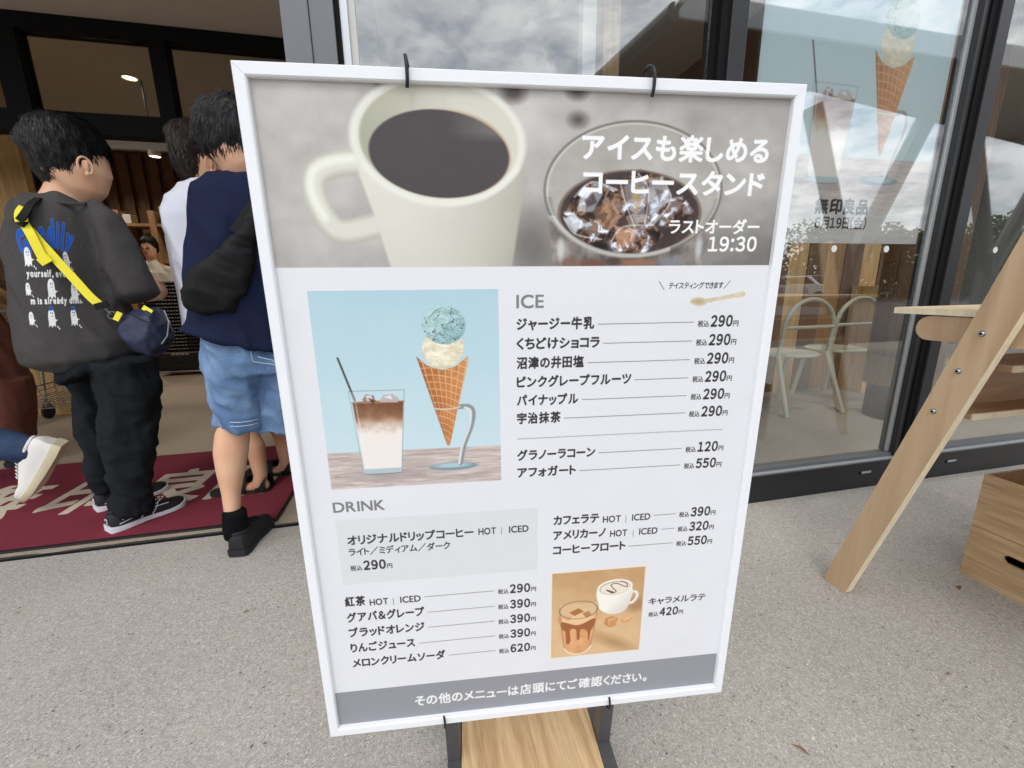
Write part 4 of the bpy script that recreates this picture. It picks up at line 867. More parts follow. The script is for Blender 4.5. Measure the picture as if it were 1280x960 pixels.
def smooth3(pts, n=5):
    P = [Vector(p) for p in pts]; out = []
    for i in range(len(P) - 1):
        p0, p1, p2, p3 = P[max(i - 1, 0)], P[i], P[i + 1], P[min(i + 2, len(P) - 1)]
        for k in range(n):
            t = k / n; out.append(0.5 * ((2 * p1) + (-p0 + p2) * t + (2 * p0 - 5 * p1 + 4 * p2 - p3) * t * t + (-p0 + 3 * p1 - 3 * p2 + p3) * t ** 3))
    out.append(P[-1]); return out
hook(0.1695, True, 'black wire hook over the top edge above the coffee cup picture'); hook(0.4305, True, 'black wire hook over the top edge above the iced coffee glass picture')
hook(0.1675, False, 'small wire clip on the lower edge of the board, left one'); hook(0.4235, False, 'small wire clip on the lower edge of the board, right one')

# ------------------------------------------------------------------ wooden trestle table at the right
te = thing('trestle_table', 'birch plywood trestle table with a slanting bolted leg and shelves at the right edge', 'table')
def plank_yz(x0, x1, pts, name, mat, em=None):
    """a board cut to the outline pts (y, z) and x0..x1 thick; the cut edge shows the pale plies"""
    b = MB(); b.prism([(x0, y, z) for y, z in pts], (x1 - x0, 0, 0)); me = b.mesh(name); me.materials.append(mat); me.materials.append(em or mat)
    o = bpy.data.objects.new(name, me); COL.objects.link(o); o.parent = te
    for p in me.polygons:
        if abs(p.normal.x) < 0.7: p.material_index = 1
    return o
def leg_pts():
    a, b_ = (0.999, 0.0), (0.655, 1.285); dy, dz = b_[0] - a[0], b_[1] - a[1]; L_ = math.hypot(dy, dz); ny, nz_ = -dz / L_, dy / L_; w = 0.083
    # far edge from the foot upwards, rounded foot
    pts = [(a[0] - 0.003, 0.012), (b_[0], b_[1]), (b_[0] + ny * w, b_[1] + nz_ * w), (0.922, 0.010)]
    pts = [(0.9955, 0.013), (0.9905, 0.004), (0.982, 0.0), (0.928, 0.0), (0.921, 0.004), (0.9185, 0.012)][::-1]
    pts = pts + [(b_[0] - 0.0805, b_[1] - 0.0215)][:0]
    return [(0.9955, 0.013), (0.9905, 0.004), (0.982, 0.0), (0.930, 0.0), (0.9225, 0.004), (0.9185, 0.012), (0.5805, 1.262), (0.583, 1.272), (0.590, 1.279), (0.642, 1.288), (0.650, 1.287), (0.656, 1.280)]
LP = leg_pts()
legA = plank_yz(1.320, 1.345, LP, 'leg', M['ply'], M['plyedge'])
legB = plank_yz(1.320 + 1.46, 1.345 + 1.46, LP, 'leg', M['ply'], M['plyedge'])
mir = [(0.96 - (y - 0.35), z) for y, z in LP]
for dx in (0.0, 1.46):
    plank_yz(1.3455 + dx, 1.3705 + dx, [(-(y - 0.62) + 0.0, z) for y, z in LP], 'leg', M['ply'], M['plyedge'])
# bolts
for (bx, by) in ((1228, 417), (1198, 464), (1167, 514)):
    r = c0 * (bx - 640) + c1 * (by - 480) + c2 * FPX; p = r * (1.320 / r.x) + Vector((0, 0, 1))
    o = MB().lathe((1.320, p.y, p.z), [(0.0001, -0.0055), (0.0036, -0.0055), (0.0050, -0.0040), (0.0050, -0.001), (0.0074, -0.001), (0.0074, 0.001), (0.0001, 0.001)], 20, 'X').build('bolt', M['chrome'], te, True)
    MB().lathe((1.3144, p.y, p.z), [(0.0001, -0.0006), (0.0026, -0.0006), (0.0026, 0.0002), (0.0001, 0.0002)], 6, 'X').build('socket', M['black'], o)
# rounded rail under the top
def rounded(y0, y1, z0, z1):
    r = (z1 - z0) / 2; zc = (z0 + z1) / 2
    return [(y0 - r + r * math.cos(a), zc + r * math.sin(a)) for a in np.linspace(-PI / 2, PI / 2, 11)] + [(y1 + r + r * math.cos(a), zc + r * math.sin(a)) for a in np.linspace(PI / 2, 3 * PI / 2, 11)]
for dx in (0.0, 1.38):
    plank_yz(1.3458 + dx + (0.0252 if dx == 0 else 0), 1.3705 + dx + (0.025 if dx == 0 else 0), rounded(0.905, -0.28, 0.846, 0.912), 'cross_rail', M['ply'], M['plyedge'])
# table top with its pale ply edge
MB().box((1.372, -0.30, 0.9145), (2.88, 0.965, 0.9325), 0.001).build('table_top', M['plyx'], te)
MB().box((1.366, -0.30, 0.9150), (1.3715, 0.965, 0.9320)).build('edge_band', M['plyedge'], te)
for z, y0, y1, xs_ in ((0.782, 0.715, 0.842, 1.42), (0.640, 0.775, 0.868, 1.43)):
    MB().box((xs_, y0, z), (2.755, y1, z + 0.016)).build('shelf', M['shelf'], te)
    MB().box((xs_, y0 - 0.006, z - 0.0005), (2.755, y0 - 0.0005, z + 0.0165)).build('shelf_edge', M['plyedge'], te)
    MB().box((xs_, y1 + 0.0005, z - 0.0005), (2.755, y1 + 0.006, z + 0.0165)).build('shelf_edge', M['plyedge'], te)
MB().box((1.475, 0.845, 0.6565), (2.756, 0.855, 0.7815)).build('back_panel', M['shelf'], te)
settle(te)

# ------------------------------------------------------------------ two stacked oak boxes
def crate(z0, label, handle):
    t = thing('oak_box', label, 'wooden box', 'stacked oak veneer boxes at the right edge')
    x0, x1, y0, y1, h, th_ = 1.814, 2.20, 0.56, 0.914, 0.1865, 0.009
    z1 = z0 + h
    yc, zc, hw, hh = 0.772, z0 + 0.122, 0.034, 0.014
    # near side (faces the menu board) with a hand hole cut through it
    if handle:
        ring = [(yc - hw + hh * math.cos(a) if math.cos(a) < 0 else yc + hw + hh * math.cos(a), zc + hh * math.sin(a)) for a in np.linspace(0, 2 * PI, 24, endpoint=False)]
        outer = []
        for (y, z) in ring:
            dy, dz = y - yc, z - zc; s_ = min((y1 - yc) / dy if dy > 1e-6 else ((y0 - yc) / dy if dy < -1e-6 else 1e9), (z1 - zc) / dz if dz > 1e-6 else ((z0 - zc) / dz if dz < -1e-6 else 1e9)); outer.append((yc + dy * s_, zc + dz * s_))
        # add the true corners by snapping the nearest outer points
        for cy_, cz_ in ((y0, z0), (y0, z1), (y1, z0), (y1, z1)):
            j = min(range(24), key=lambda i: (outer[i][0] - cy_) ** 2 + (outer[i][1] - cz_) ** 2); outer[j] = (cy_, cz_)
        b = MB(); V = {}
        for k, xx in enumerate((x0, x0 + th_)):
            V[k] = ([b.bm.verts.new((xx, y, z)) for y, z in ring], [b.bm.verts.new((xx, y, z)) for y, z in outer])
        for i in range(24):
            j = (i + 1) % 24
            for k in (0, 1):
                r_, o_ = V[k]; b.bm.faces.new((r_[i], r_[j], o_[j], o_[i]))
            b.bm.faces.new((V[0][0][i], V[0][0][j], V[1][0][j], V[1][0][i])); b.bm.faces.new((V[0][1][i], V[0][1][j], V[1][1][j], V[1][1][i]))
        b.build('side_panel', M['crate'], t)
    else: MB().box((x0, y0, z0), (x0 + th_, y1, z1), 0.0008).build('side_panel', M['crate'], t)
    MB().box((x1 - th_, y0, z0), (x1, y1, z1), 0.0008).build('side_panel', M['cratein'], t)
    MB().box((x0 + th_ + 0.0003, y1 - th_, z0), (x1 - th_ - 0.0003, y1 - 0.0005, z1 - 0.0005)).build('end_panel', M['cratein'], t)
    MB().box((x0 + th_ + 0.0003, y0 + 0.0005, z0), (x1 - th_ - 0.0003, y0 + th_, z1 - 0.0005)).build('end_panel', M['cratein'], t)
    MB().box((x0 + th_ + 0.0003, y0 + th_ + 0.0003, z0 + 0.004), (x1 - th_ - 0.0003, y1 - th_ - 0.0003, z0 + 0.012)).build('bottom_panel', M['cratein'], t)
    settle(t); return t
crate(0.0005, 'lower oak veneer box with an oval hand hole, standing on the concrete', True)
crate(0.1885, 'upper open oak veneer box stacked on the box with the hand hole', False)

# ------------------------------------------------------------------ dry leaves and twigs on the concrete
def twig(px, py, ang, L_, w, label):
    p = at_ground(px, py, 0.003); n = 9; A = []; B = []
    for i in range(n):
        t_ = i / (n - 1); s = L_ * (t_ - 0.5); ww = w * math.sin(PI * min(max(t_, 0.04), 0.96)) ; off = 0.1 * L_ * math.sin(t_ * 3)
        d = Vector((math.cos(ang), math.sin(ang), 0)); q = Vector((-d.y, d.x, 0)); c = p + d * s + q * off + Vector((0, 0, 0.002 * math.sin(t_ * 5) + 0.002))
        A.append([c - q * ww, c + Vector((0, 0, ww * 0.5)), c + q * ww, c - Vector((0, 0, ww * 0.35))])
    tag(MB().loft(A).build('dry_leaf', M['twig']), label, 'leaf')
twig(1200, 735, 0.4, 0.035, 0.006, 'curled brown dry leaf on the concrete in front of the oak boxes')
twig(22, 767, 0.9, 0.022, 0.002, 'thin dark twig on the concrete at the left edge below the mat')
twig(308, 765, 0.8, 0.02, 0.0025, 'small rusty leaf scrap on the concrete left of the menu board')
twig(1001, 938, -0.9, 0.035, 0.0025, 'thin brown pine needle cluster on the concrete near the bottom edge')
twig(1186, 843, 0.1, 0.014, 0.003, 'small dark bark scrap on the concrete between trestle leg and boxes')
twig(1258, 935, 1.0, 0.012, 0.002, 'tiny dark scrap on the concrete in the bottom right corner')

# ------------------------------------------------------------------ behind the camera, mirrored in the glass: canopy, trees, parked cars
cn = thing('walkway_canopy', 'brown roofed walkway canopy on V-shaped struts mirrored in the shop glass', 'canopy')
cz = 3.32
MB().prism([(2.42, -0.80, cz), (14.0, -0.95, cz), (14.0, -3.4, cz), (4.9, -1.75, cz), (2.25, -2.35, cz)][::-1], (0, 0, 0.14)).build('roof_slab', M['darkwood'], cn)
MB().prism([(2.40, -0.78, cz - 0.01), (14.0, -0.93, cz - 0.01), (14.0, -0.90, cz - 0.01), (2.40, -0.75, cz - 0.01)], (0, 0, 0.20)).build('fascia', M['framelight'], cn)
MB().tube([(2.36, -0.76, cz + 0.03), (2.16, -2.45, cz + 0.03)], 0.075, 12).build('end_beam', M['steel'], cn)
MB().tube([(2.35, -0.70, cz + 0.04), (2.35, -0.62, cz + 0.04)], 0.03, 12).build('beam_bolt', M['chrome'], cn)
for x, y in ((6.3, -2.1), (10.6, -2.9)):
    MB().tube([(x, y, 0.0), (x, y, 1.2)], 0.16, 12).build('stem', M['steel'], cn)
    for dx in (-1.0, 1.0): MB().tube([(x, y, 1.15), (x + dx, y, cz)], 0.12, 10).build('strut', M['steel'], cn)
settle(cn)

def leafy_mesh(seed, h, r, n):
    rr = random.Random(seed); vs = []; fs = []
    cl = [(Vector((rr.uniform(-r, r) * 0.75, rr.uniform(-r, r) * 0.75, h * (0.22 + 0.68 * rr.random()))), rr.uniform(0.28, 0.55) * r) for _ in range(26)]
    for k in range(n):
        c, q = cl[rr.randrange(len(cl))]; d = Vector((rr.gauss(0, 1), rr.gauss(0, 1), rr.gauss(0, 0.8))).normalized() * q * rr.uniform(0.6, 1.05)
        p = c + d; s = rr.uniform(0.09, 0.2); u = Vector((rr.gauss(0, 1), rr.gauss(0, 1), rr.gauss(0, 1))).normalized(); w = u.orthogonal().normalized()
        i = len(vs); vs += [p - u * s, p + w * s * 0.5, p + u * s, p - w * s * 0.5]; fs.append((i, i + 1, i + 2, i + 3))
    me = bpy.data.meshes.new('crown'); me.from_pydata(vs, [], fs); me.materials.append(M['leaf']); return me
def tree_proto(seed, h, r):
    t = thing('tree', '', 'tree', 'trees behind the car park')
    b = MB(); b.tube([(0, 0, 0), (0.05, 0.02, h * 0.35), (0.0, 0.05, h * 0.85)], 0.13, 8, 0.03); b.build('trunk', M['bark'], t)
    rr = random.Random(seed)
    for k in range(5):
        a = rr.uniform(0, 6.28); z = h * rr.uniform(0.3, 0.6); MB().tube([(0.03, 0.02, z), (math.cos(a) * r * 0.6, math.sin(a) * r * 0.6, z + h * 0.22)], 0.05, 6, 0.012).build('limb', M['bark'], t)
    o = bpy.data.objects.new('crown', leafy_mesh(seed, h, r, 5200)); COL.objects.link(o); o.parent = t; return t
protos = [tree_proto(1, 4.6, 1.7), tree_proto(5, 5.4, 2.0), tree_proto(9, 3.9, 1.6)]
names_ = ['rounded', 'tall', 'low bushy']
spots = [(2, -24, 0), (7, -21, 2), (11.5, -23, 1), (16, -20, 0), (20, -22, 2), (24.5, -19, 1), (28, -18, 0), (31.5, -17.5, 2), (35, -16.5, 1), (38.5, -16, 0), (42, -15, 1), (46, -14, 2), (51, -13, 1), (57, -12, 0), (-4, -25, 1), (-10, -24, 0)]
used = set()
for i, (x, y, k) in enumerate(spots):
    if k in used: t = copy_tree(protos[k], (0, 0, 0))
    else: t = protos[k]; used.add(k)
    t.location = (x, y, 0); t.rotation_euler = (0, 0, i * 1.3); s = 0.9 + 0.25 * ((i * 7) % 5) / 4; t.scale = (s, s, s * 0.95)
    t['label'] = '%s green tree, %s one planted in the row behind the car park' % (names_[k], ['first', 'second', 'third', 'fourth', 'fifth', 'sixth', 'seventh', 'eighth', 'ninth', 'tenth', 'eleventh', 'twelfth', 'thirteenth', 'fourteenth', 'fifteenth', 'sixteenth'][i])
hd = MB(); rr = random.Random(4)
vs = []; fs = []
for k in range(16000):
    x = rr.uniform(-30, 70); y = -26 + x * 0.19 + rr.uniform(-1.2, 1.2); z = rr.uniform(0.05, 1.9) * (0.8 + 0.3 * math.sin(x * 1.7)); s = rr.uniform(0.10, 0.24); u = Vector((rr.gauss(0, 1), rr.gauss(0, 1), rr.gauss(0, 1))).normalized(); w = u.orthogonal().normalized(); p = Vector((x, y, z)); i = len(vs)
    vs += [p - u * s, p + w * s * 0.5, p + u * s, p - w * s * 0.5]; fs.append((i, i + 1, i + 2, i + 3))
me = bpy.data.meshes.new('hedge'); me.from_pydata(vs, [], fs); ho = link('hedge', me, None, M['leaf']); tag(ho, 'long green hedge behind the car park mirrored low in the shop glass', 'hedge'); ho['kind'] = 'stuff'; hd.bm.free()

def car(x, y, yaw, col, label):
    t = thing('parked_car', label, 'car', 'cars parked behind the photographer')
    side = [(-2.1, 0.35), (-2.15, 0.75), (-2.05, 0.98), (-1.5, 1.05), (-0.95, 1.45), (0.55, 1.48), (1.15, 1.02), (1.95, 0.90), (2.12, 0.65), (2.1, 0.32)]
    b = MB(); rings = []
    for yy, sc in ((-0.86, 0.97), (-0.80, 1.0), (0.80, 1.0), (0.86, 0.97)): rings.append([Vector((px, yy * (0.86 if pz > 1.2 else 1.0), 0.35 + (pz - 0.35) * sc)) for px, pz in side])
    b.loft(rings); b.build('body', col, t, True)
    for s in (-1, 1):
        MB().prism([(-1.35, s * 0.842, 1.06), (-0.90, s * 0.765, 1.38), (0.50, s * 0.765, 1.40), (1.0, s * 0.842, 1.05)], (0, s * 0.02, 0)).build('side_window', M['black'], t)
        for wx in (-1.35, 1.3):
            w = MB().lathe((wx, s * 0.80, 0.33), [(0.0001, -0.09), (0.30, -0.09), (0.33, -0.05), (0.33, 0.07), (0.30, 0.09), (0.0001, 0.09)], 24, 'Y').build('wheel', M['rubber'], t, True)
            MB().lathe((wx, s * 0.90, 0.33), [(0.0001, -0.01), (0.19, -0.01), (0.19, 0.01), (0.0001, 0.01)], 18, 'Y').build('rim', M['chrome'], w)
    MB().prism([(1.16, -0.66, 1.03), (0.58, -0.58, 1.45), (0.58, 0.58, 1.45), (1.16, 0.66, 1.03)], (0.02, 0, 0.01)).build('windscreen', M['black'], t)
    settle(t); t.location = (x, y, 0); t.rotation_euler = (0, 0, yaw)
car(15.6, -17.0, 1.4, M['white'], 'white hatchback parked opposite the shop, left of the three')
car(18.4, -16.8, 1.45, M['framegrey'], 'grey hatchback parked opposite the shop between two pale cars')
car(21.2, -16.6, 1.4, M['wallwhite'], 'off-white hatchback parked opposite the shop, right of the three')

# ------------------------------------------------------------------ basket stack inside the shop
bx0, bx1, by0, by1 = -3.20, -2.62, 5.86, 6.24
M['basket'] = plain('black_basket_plastic', srgb(44, 42, 42), 0.5, 0.35, var=0.1, bump=0.1)
M['dash'] = plain('basket_print', srgb(196, 192, 184), 0.7)
def basket():
    t = thing('shopping_basket', '', 'shopping basket', 'black shopping baskets nested in a stack')
    MB().box((bx0, by0, 0), (bx1, by1, 0.018), 0.004).build('rim', M['basket'], t)
    MB().box((bx0 + 0.02, by0 + 0.02, -0.022), (bx1 - 0.02, by1 - 0.02, -0.0005)).build('side', M['black'], t)
    b = MB(); rr = random.Random(2); x = bx0 + 0.16
    for w in (0.02, 0.012, 0.024, 0.016, 0.02, 0.012, 0.022, 0.014):
        b.box((x, by0 - 0.0015, 0.006), (x + w, by0 - 0.0003, 0.013)); x += w + 0.014
    b.build('label_print', M['dash'], t)['kind'] = 'stuff'
    return t
bk = basket(); words = ['top', 'second', 'third', 'fourth', 'fifth', 'sixth', 'seventh', 'eighth', 'ninth', 'tenth', 'eleventh', 'twelfth', 'thirteenth', 'fourteenth', 'fifteenth', 'sixteenth', 'seventeenth', 'eighteenth', 'nineteenth', 'twentieth']
for i in range(20):
    t = bk if i == 0 else copy_tree(bk, (0, 0, 0))
    t.location = (0.004 * ((i * 5) % 3 - 1), 0.0, 1.125 - i * 0.042)
    t['label'] = '%s black basket counted from the top of the nested stack behind the boys' % words[i]
bs = thing('bottom_basket', 'bottom black ribbed basket of the nested stack with a white 無印良品 print', 'shopping basket')
MB().box((bx0 + 0.03, by0 + 0.02, 0.06), (bx1 - 0.03, by1 - 0.02, 0.300), 0.01).build('body', M['basket'], bs)
for k in range(5): MB().box((bx0 + 0.028, by0 + 0.012, 0.085 + k * 0.034), (bx1 - 0.028, by0 + 0.0195, 0.097 + k * 0.034), 0.002).build('rib', M['basket'], bs)
b = MB(); x = bx0 + 0.20
for ch in range(4):
    for (a0, a1, z0, z1) in ((0, .04, .262, .268), (0, .04, .276, .282), (0.004, .010, .256, .288), (0.028, .034, .256, .288)): b.box((x + a0, by0 + 0.016 - 0.0004 * ch - z0 * 0.001, z0), (x + a1, by0 + 0.0197, z1))
    x += 0.05
o = b.build('label_print', M['dash'], bs); o['kind'] = 'stuff'
settle(bs)
sk = thing('basket_dolly', 'thin wire dolly carrying the black basket stack', 'dolly')
MB().tube([(bx0 - 0.02, by0 - 0.06, 0.06), (bx1 + 0.05, by0 - 0.06, 0.06), (bx1 + 0.05, by1, 0.06), (bx0 - 0.02, by1, 0.06)], 0.008, 8, closed=True).build('frame', M['cartwire'], sk)
MB().tube([(bx0 + 0.02, by0 - 0.08, 0.30), (bx1 + 0.05, by0 - 0.08, 0.30)], 0.006, 8).build('front_wire', M['cartwire'], sk)
MB().tube([(bx0 - 0.06, by0 - 0.10, 0.36), (bx0 - 0.01, by0 - 0.12, 0.04)], 0.007, 8).build('stand', M['cartwire'], sk)
for x in (bx0, bx1):
    for y in (by0, by1): MB().lathe((x, y, 0.027), [(0.0001, -0.01), (0.025, -0.01), (0.025, 0.01), (0.0001, 0.01)], 16, 'X').build('caster', M['rubber'], sk)
settle(sk)

# ------------------------------------------------------------------ people: silhouettes lofted in depth, fused into one skin
def ringS(xl, yl, xr, yr, Y, th, nxt=None, n=26, e=2.3):
    L = at(xl, yl, Y) if not isinstance(xl, Vector) else xl; R = at(xr, yr, Y) if not isinstance(xr, Vector) else xr
    return ((L + R) / 2, (R - L) / 2, th)
def loftS(bm_, secs, Y, n=26, e=2.25, dome=True):
    """secs: (xl, yl, xr, yr, half depth[, Y])"""
    S = []
    for s in secs:
        y = s[5] if len(s) > 5 else Y; L = at(s[0], s[1], y); R = at(s[2], s[3], y); S.append([(L + R) / 2, (R - L) / 2, s[4]])
    rings = []
    for i, (c, a, th_) in enumerate(S):
        d = (S[min(i + 1, len(S) - 1)][0] - S[max(i - 1, 0)][0]).normalized()
        v = c - Vector((0, 0, 1.0)); v = (v - v.dot(d) * d).normalized(); ad = d.cross(v); ad = ad if ad.dot(a) > 0 else -ad
        a = ad * (max(abs(a.dot(ad)), a.length * 0.25) * 1.04 + 0.004); bv = v * th_
        def ring(sc, sh): return [c + d * sh + (a * (math.copysign(abs(math.cos(q)) ** (2 / e), math.cos(q))) + bv * (math.copysign(abs(math.sin(q)) ** (2 / e), math.sin(q)))) * sc for q in np.linspace(0, 2 * PI, n, endpoint=False)]
        m = min(a.length, th_)
        if i == 0 and dome: rings += [ring(0.35, -m * 0.32), ring(0.75, -m * 0.2)]
        rings.append(ring(1, 0))
        if i == len(S) - 1 and dome: rings += [ring(0.75, m * 0.2), ring(0.35, m * 0.32)]
    vv = [[bm_.verts.new(p) for p in r] for r in rings]
    for A, B in zip(vv, vv[1:]):
        for k in range(n): bm_.faces.new((A[k], A[(k + 1) % n], B[(k + 1) % n], B[k]))
    bm_.faces.new(vv[0][::-1]); bm_.faces.new(vv[-1])
def loft3(bm_, pts, n=20, lat=Vector((1, 0, 0))):
    """pts: (point, half width along lat, half depth)"""
    S = [(Vector(p), ra, rb) for p, ra, rb in pts]; rings = []
    for i, (c, ra, rb) in enumerate(S):
        d = (S[min(i + 1, len(S) - 1)][0] - S[max(i - 1, 0)][0]).normalized(); a = (lat - lat.dot(d) * d)
        if a.length < 0.2: a = Vector((0, 0, 1)) - d.z * d
        a.normalize(); bv = a.cross(d)
        def ring(sc, sh): return [c + d * sh + (a * ra * math.cos(q) + bv * rb * math.sin(q)) * sc for q in np.linspace(0, 2 * PI, n, endpoint=False)]
        m = min(ra, rb)
        if i == 0: rings += [ring(0.35, -m * 0.6), ring(0.8, -m * 0.4)]
        rings.append(ring(1, 0))
        if i == len(S) - 1: rings += [ring(0.8, m * 0.4), ring(0.35, m * 0.6)]
    vv = [[bm_.verts.new(p) for p in r] for r in rings]
    for A, B in zip(vv, vv[1:]):
        for k in range(n): bm_.faces.new((A[k], A[(k + 1) % n], B[(k + 1) % n], B[k]))
    bm_.faces.new(vv[0][::-1]); bm_.faces.new(vv[-1])
def fuse(name, bm_, mat, parent, voxel=0.009, smooth=6, wr=0.0, wsc=(9, 9, 5), seed=0, fine=0.0, post=None):
    bmesh.ops.recalc_face_normals(bm_, faces=bm_.faces)
    me = bpy.data.meshes.new(name); bm_.to_mesh(me); bm_.free()
    o = bpy.data.objects.new(name, me); COL.objects.link(o)
    r = o.modifiers.new('r', 'REMESH'); r.mode = 'VOXEL'; r.voxel_size = voxel
    if smooth: s = o.modifiers.new('s', 'SMOOTH'); s.factor = 0.5; s.iterations = smooth
    bpy.context.view_layer.update()
    me2 = bpy.data.meshes.new_from_object(o.evaluated_get(bpy.context.evaluated_depsgraph_get()))
    bpy.data.objects.remove(o); bpy.data.meshes.remove(me)
    if wr > 0 or fine > 0:
        n = len(me2.vertices); nor = [v.normal.copy() for v in me2.vertices]
        for i, v in enumerate(me2.vertices):
            p = v.co; q = Vector((p.x * wsc[0] + seed * 3.1, p.y * wsc[1], p.z * wsc[2] + p.x * wsc[0] * 0.5))
            w = mnoise.noise(q); w2 = mnoise.noise(q * 2.3 + Vector((5, 5, 5)))
            h = wr * ((1 - abs(w) * 2.4) * 0.7 + (1 - abs(w2) * 2.2) * 0.3 - 0.35) + fine * mnoise.noise(p * 160)
            v.co = p + nor[i] * h
    if post: post(me2)
    me2.name = name; o = link(name, me2, parent, mat, True); return o

def skinmat(name, col):
    m, nt, b = basemat(name, 0.52, 0.35); L = nt.links.new; t = N(nt, 'ShaderNodeTexCoord'); c = Vector(col[:3])
    n1 = N(nt, 'ShaderNodeTexNoise', Scale=9.0, Detail=5.0); n2 = N(nt, 'ShaderNodeTexNoise', Scale=260.0, Detail=3.0); L(t.outputs['Object'], n1.inputs['Vector']); L(t.outputs['Object'], n2.inputs['Vector'])
    rp = N(nt, 'ShaderNodeValToRGB'); e = rp.color_ramp.elements; e[0].position = 0.3; e[0].color = (c.x * 0.92, c.y * 0.80, c.z * 0.76, 1); e[1].position = 0.7; e[1].color = (c.x * 1.0, c.y * 1.03, c.z * 1.04, 1)
    L(n1.outputs['Fac'], rp.inputs[0]); L(rp.outputs[0], b.inputs['Base Color'])
    b.inputs['Subsurface Weight'].default_value = 0.12; b.inputs['Subsurface Radius'].default_value = (0.012, 0.005, 0.003)
    bp = N(nt, 'ShaderNodeBump', Strength=0.25, Distance=0.0006); L(n2.outputs['Fac'], bp.inputs['Height']); L(bp.outputs[0], b.inputs['Normal']); return m
M['skin'] = skinmat('skin', srgb(226, 182, 150))
M['skin2'] = skinmat('skin_tan', srgb(216, 170, 138))
M['hair'] = plain('black_hair', srgb(26, 25, 27), 0.5, 0.4, var=0.3, scale=20, bump=0.3)
M['hairb'] = plain('dark_brown_hair', srgb(44, 34, 32), 0.5, 0.4, var=0.3, scale=20, bump=0.3)
M['teegrey'] = plain('charcoal_cotton', srgb(74, 72, 71), 0.9, 0.1, var=0.06, scale=90, bump=0.25)
M['navy'] = plain('navy_cotton', srgb(26, 32, 58), 0.85, 0.15, var=0.08, scale=80, bump=0.25)
M['whitetee'] = plain('white_cotton', srgb(222, 224, 236), 0.9, 0.1, var=0.03, scale=60, bump=0.2)
M['creamtee'] = plain('cream_cotton', srgb(206, 202, 190), 0.9, 0.1, var=0.03)
M['blackpants'] = plain('black_cotton', srgb(32, 35, 38), 0.9, 0.1, var=0.15, scale=60, bump=0.3)
M['brownpants'] = plain('brown_cotton', srgb(104, 66, 54), 0.9, 0.1, var=0.1, scale=60, bump=0.3)
def denim(name, a, b_):
    m, nt, bs_ = basemat(name, 0.85, 0.15); L = nt.links.new; t = N(nt, 'ShaderNodeTexCoord')
    n1 = N(nt, 'ShaderNodeTexNoise', Scale=7.0, Detail=4.0); n2 = N(nt, 'ShaderNodeTexNoise', Scale=240.0, Detail=3.0); L(t.outputs['Object'], n1.inputs['Vector']); L(t.outputs['Object'], n2.inputs['Vector'])
    ad = N(nt, 'ShaderNodeMath', operation='MULTIPLY_ADD'); ad.inputs[1].default_value = 0.6; L(n2.outputs['Fac'], ad.inputs[0]); m3 = N(nt, 'ShaderNodeMath', operation='MULTIPLY_ADD'); m3.inputs[1].default_value = 1.6; m3.inputs[2].default_value = -0.65; L(n1.outputs['Fac'], m3.inputs[0]); L(m3.outputs[0], ad.inputs[2])
    mx = N(nt, 'ShaderNodeMixRGB'); mx.inputs[1].default_value = a; mx.inputs[2].default_value = b_; L(ad.outputs[0], mx.inputs[0]); L(mx.outputs[0], bs_.inputs['Base Color'])
    bp = N(nt, 'ShaderNodeBump', Strength=0.4, Distance=0.0015); L(n2.outputs['Fac'], bp.inputs['Height']); L(bp.outputs[0], bs_.inputs['Normal']); return m
M['denim'] = denim('light_denim', srgb(74, 102, 142), srgb(138, 166, 198)); M['denimdark'] = denim('dark_denim', srgb(34, 48, 70), srgb(70, 90, 120))
M['seam'] = plain('denim_seam', srgb(176, 192, 212), 0.9)
M['yellow'] = plain('yellow_webbing', srgb(236, 222, 66), 0.7, 0.2, var=0.05, scale=120, bump=0.3)
M['bagnavy'] = plain('navy_nylon', srgb(34, 40, 66), 0.5, 0.4, var=0.15, scale=40, bump=0.2)
M['bagblack'] = plain('black_nylon', srgb(19, 19, 21), 0.7, 0.25, var=0.15, scale=40, bump=0.25)
M['shoeblack'] = plain('black_mesh_shoe', srgb(38, 38, 42), 0.7, 0.3, var=0.2, scale=200, bump=0.3)
M['shoewhite'] = plain('white_shoe_knit', srgb(232, 230, 226), 0.8, 0.2, var=0.05, scale=160, bump=0.4)
M['solewhite'] = plain('white_sole', srgb(226, 228, 236), 0.6, 0.3, var=0.03, bump=0.1)
M['solecream'] = plain('cream_sole', srgb(222, 212, 180), 0.6, 0.3, var=0.03, bump=0.1)
M['soleblack'] = plain('black_sole', srgb(40, 40, 42), 0.7, 0.3, bump=0.2)
M['sock'] = plain('black_sock', srgb(22, 22, 24), 0.95, 0.05, bump=0.4, scale=160)
M['bluesock'] = plain('blue_sock', srgb(40, 120, 200), 0.9, 0.1)
M['shirtback'] = imagemat('printed_charcoal_cotton', IMG_SHIRT, 0.9, 0.1, alpha_base=srgb(74, 72, 71), weave=140.0)

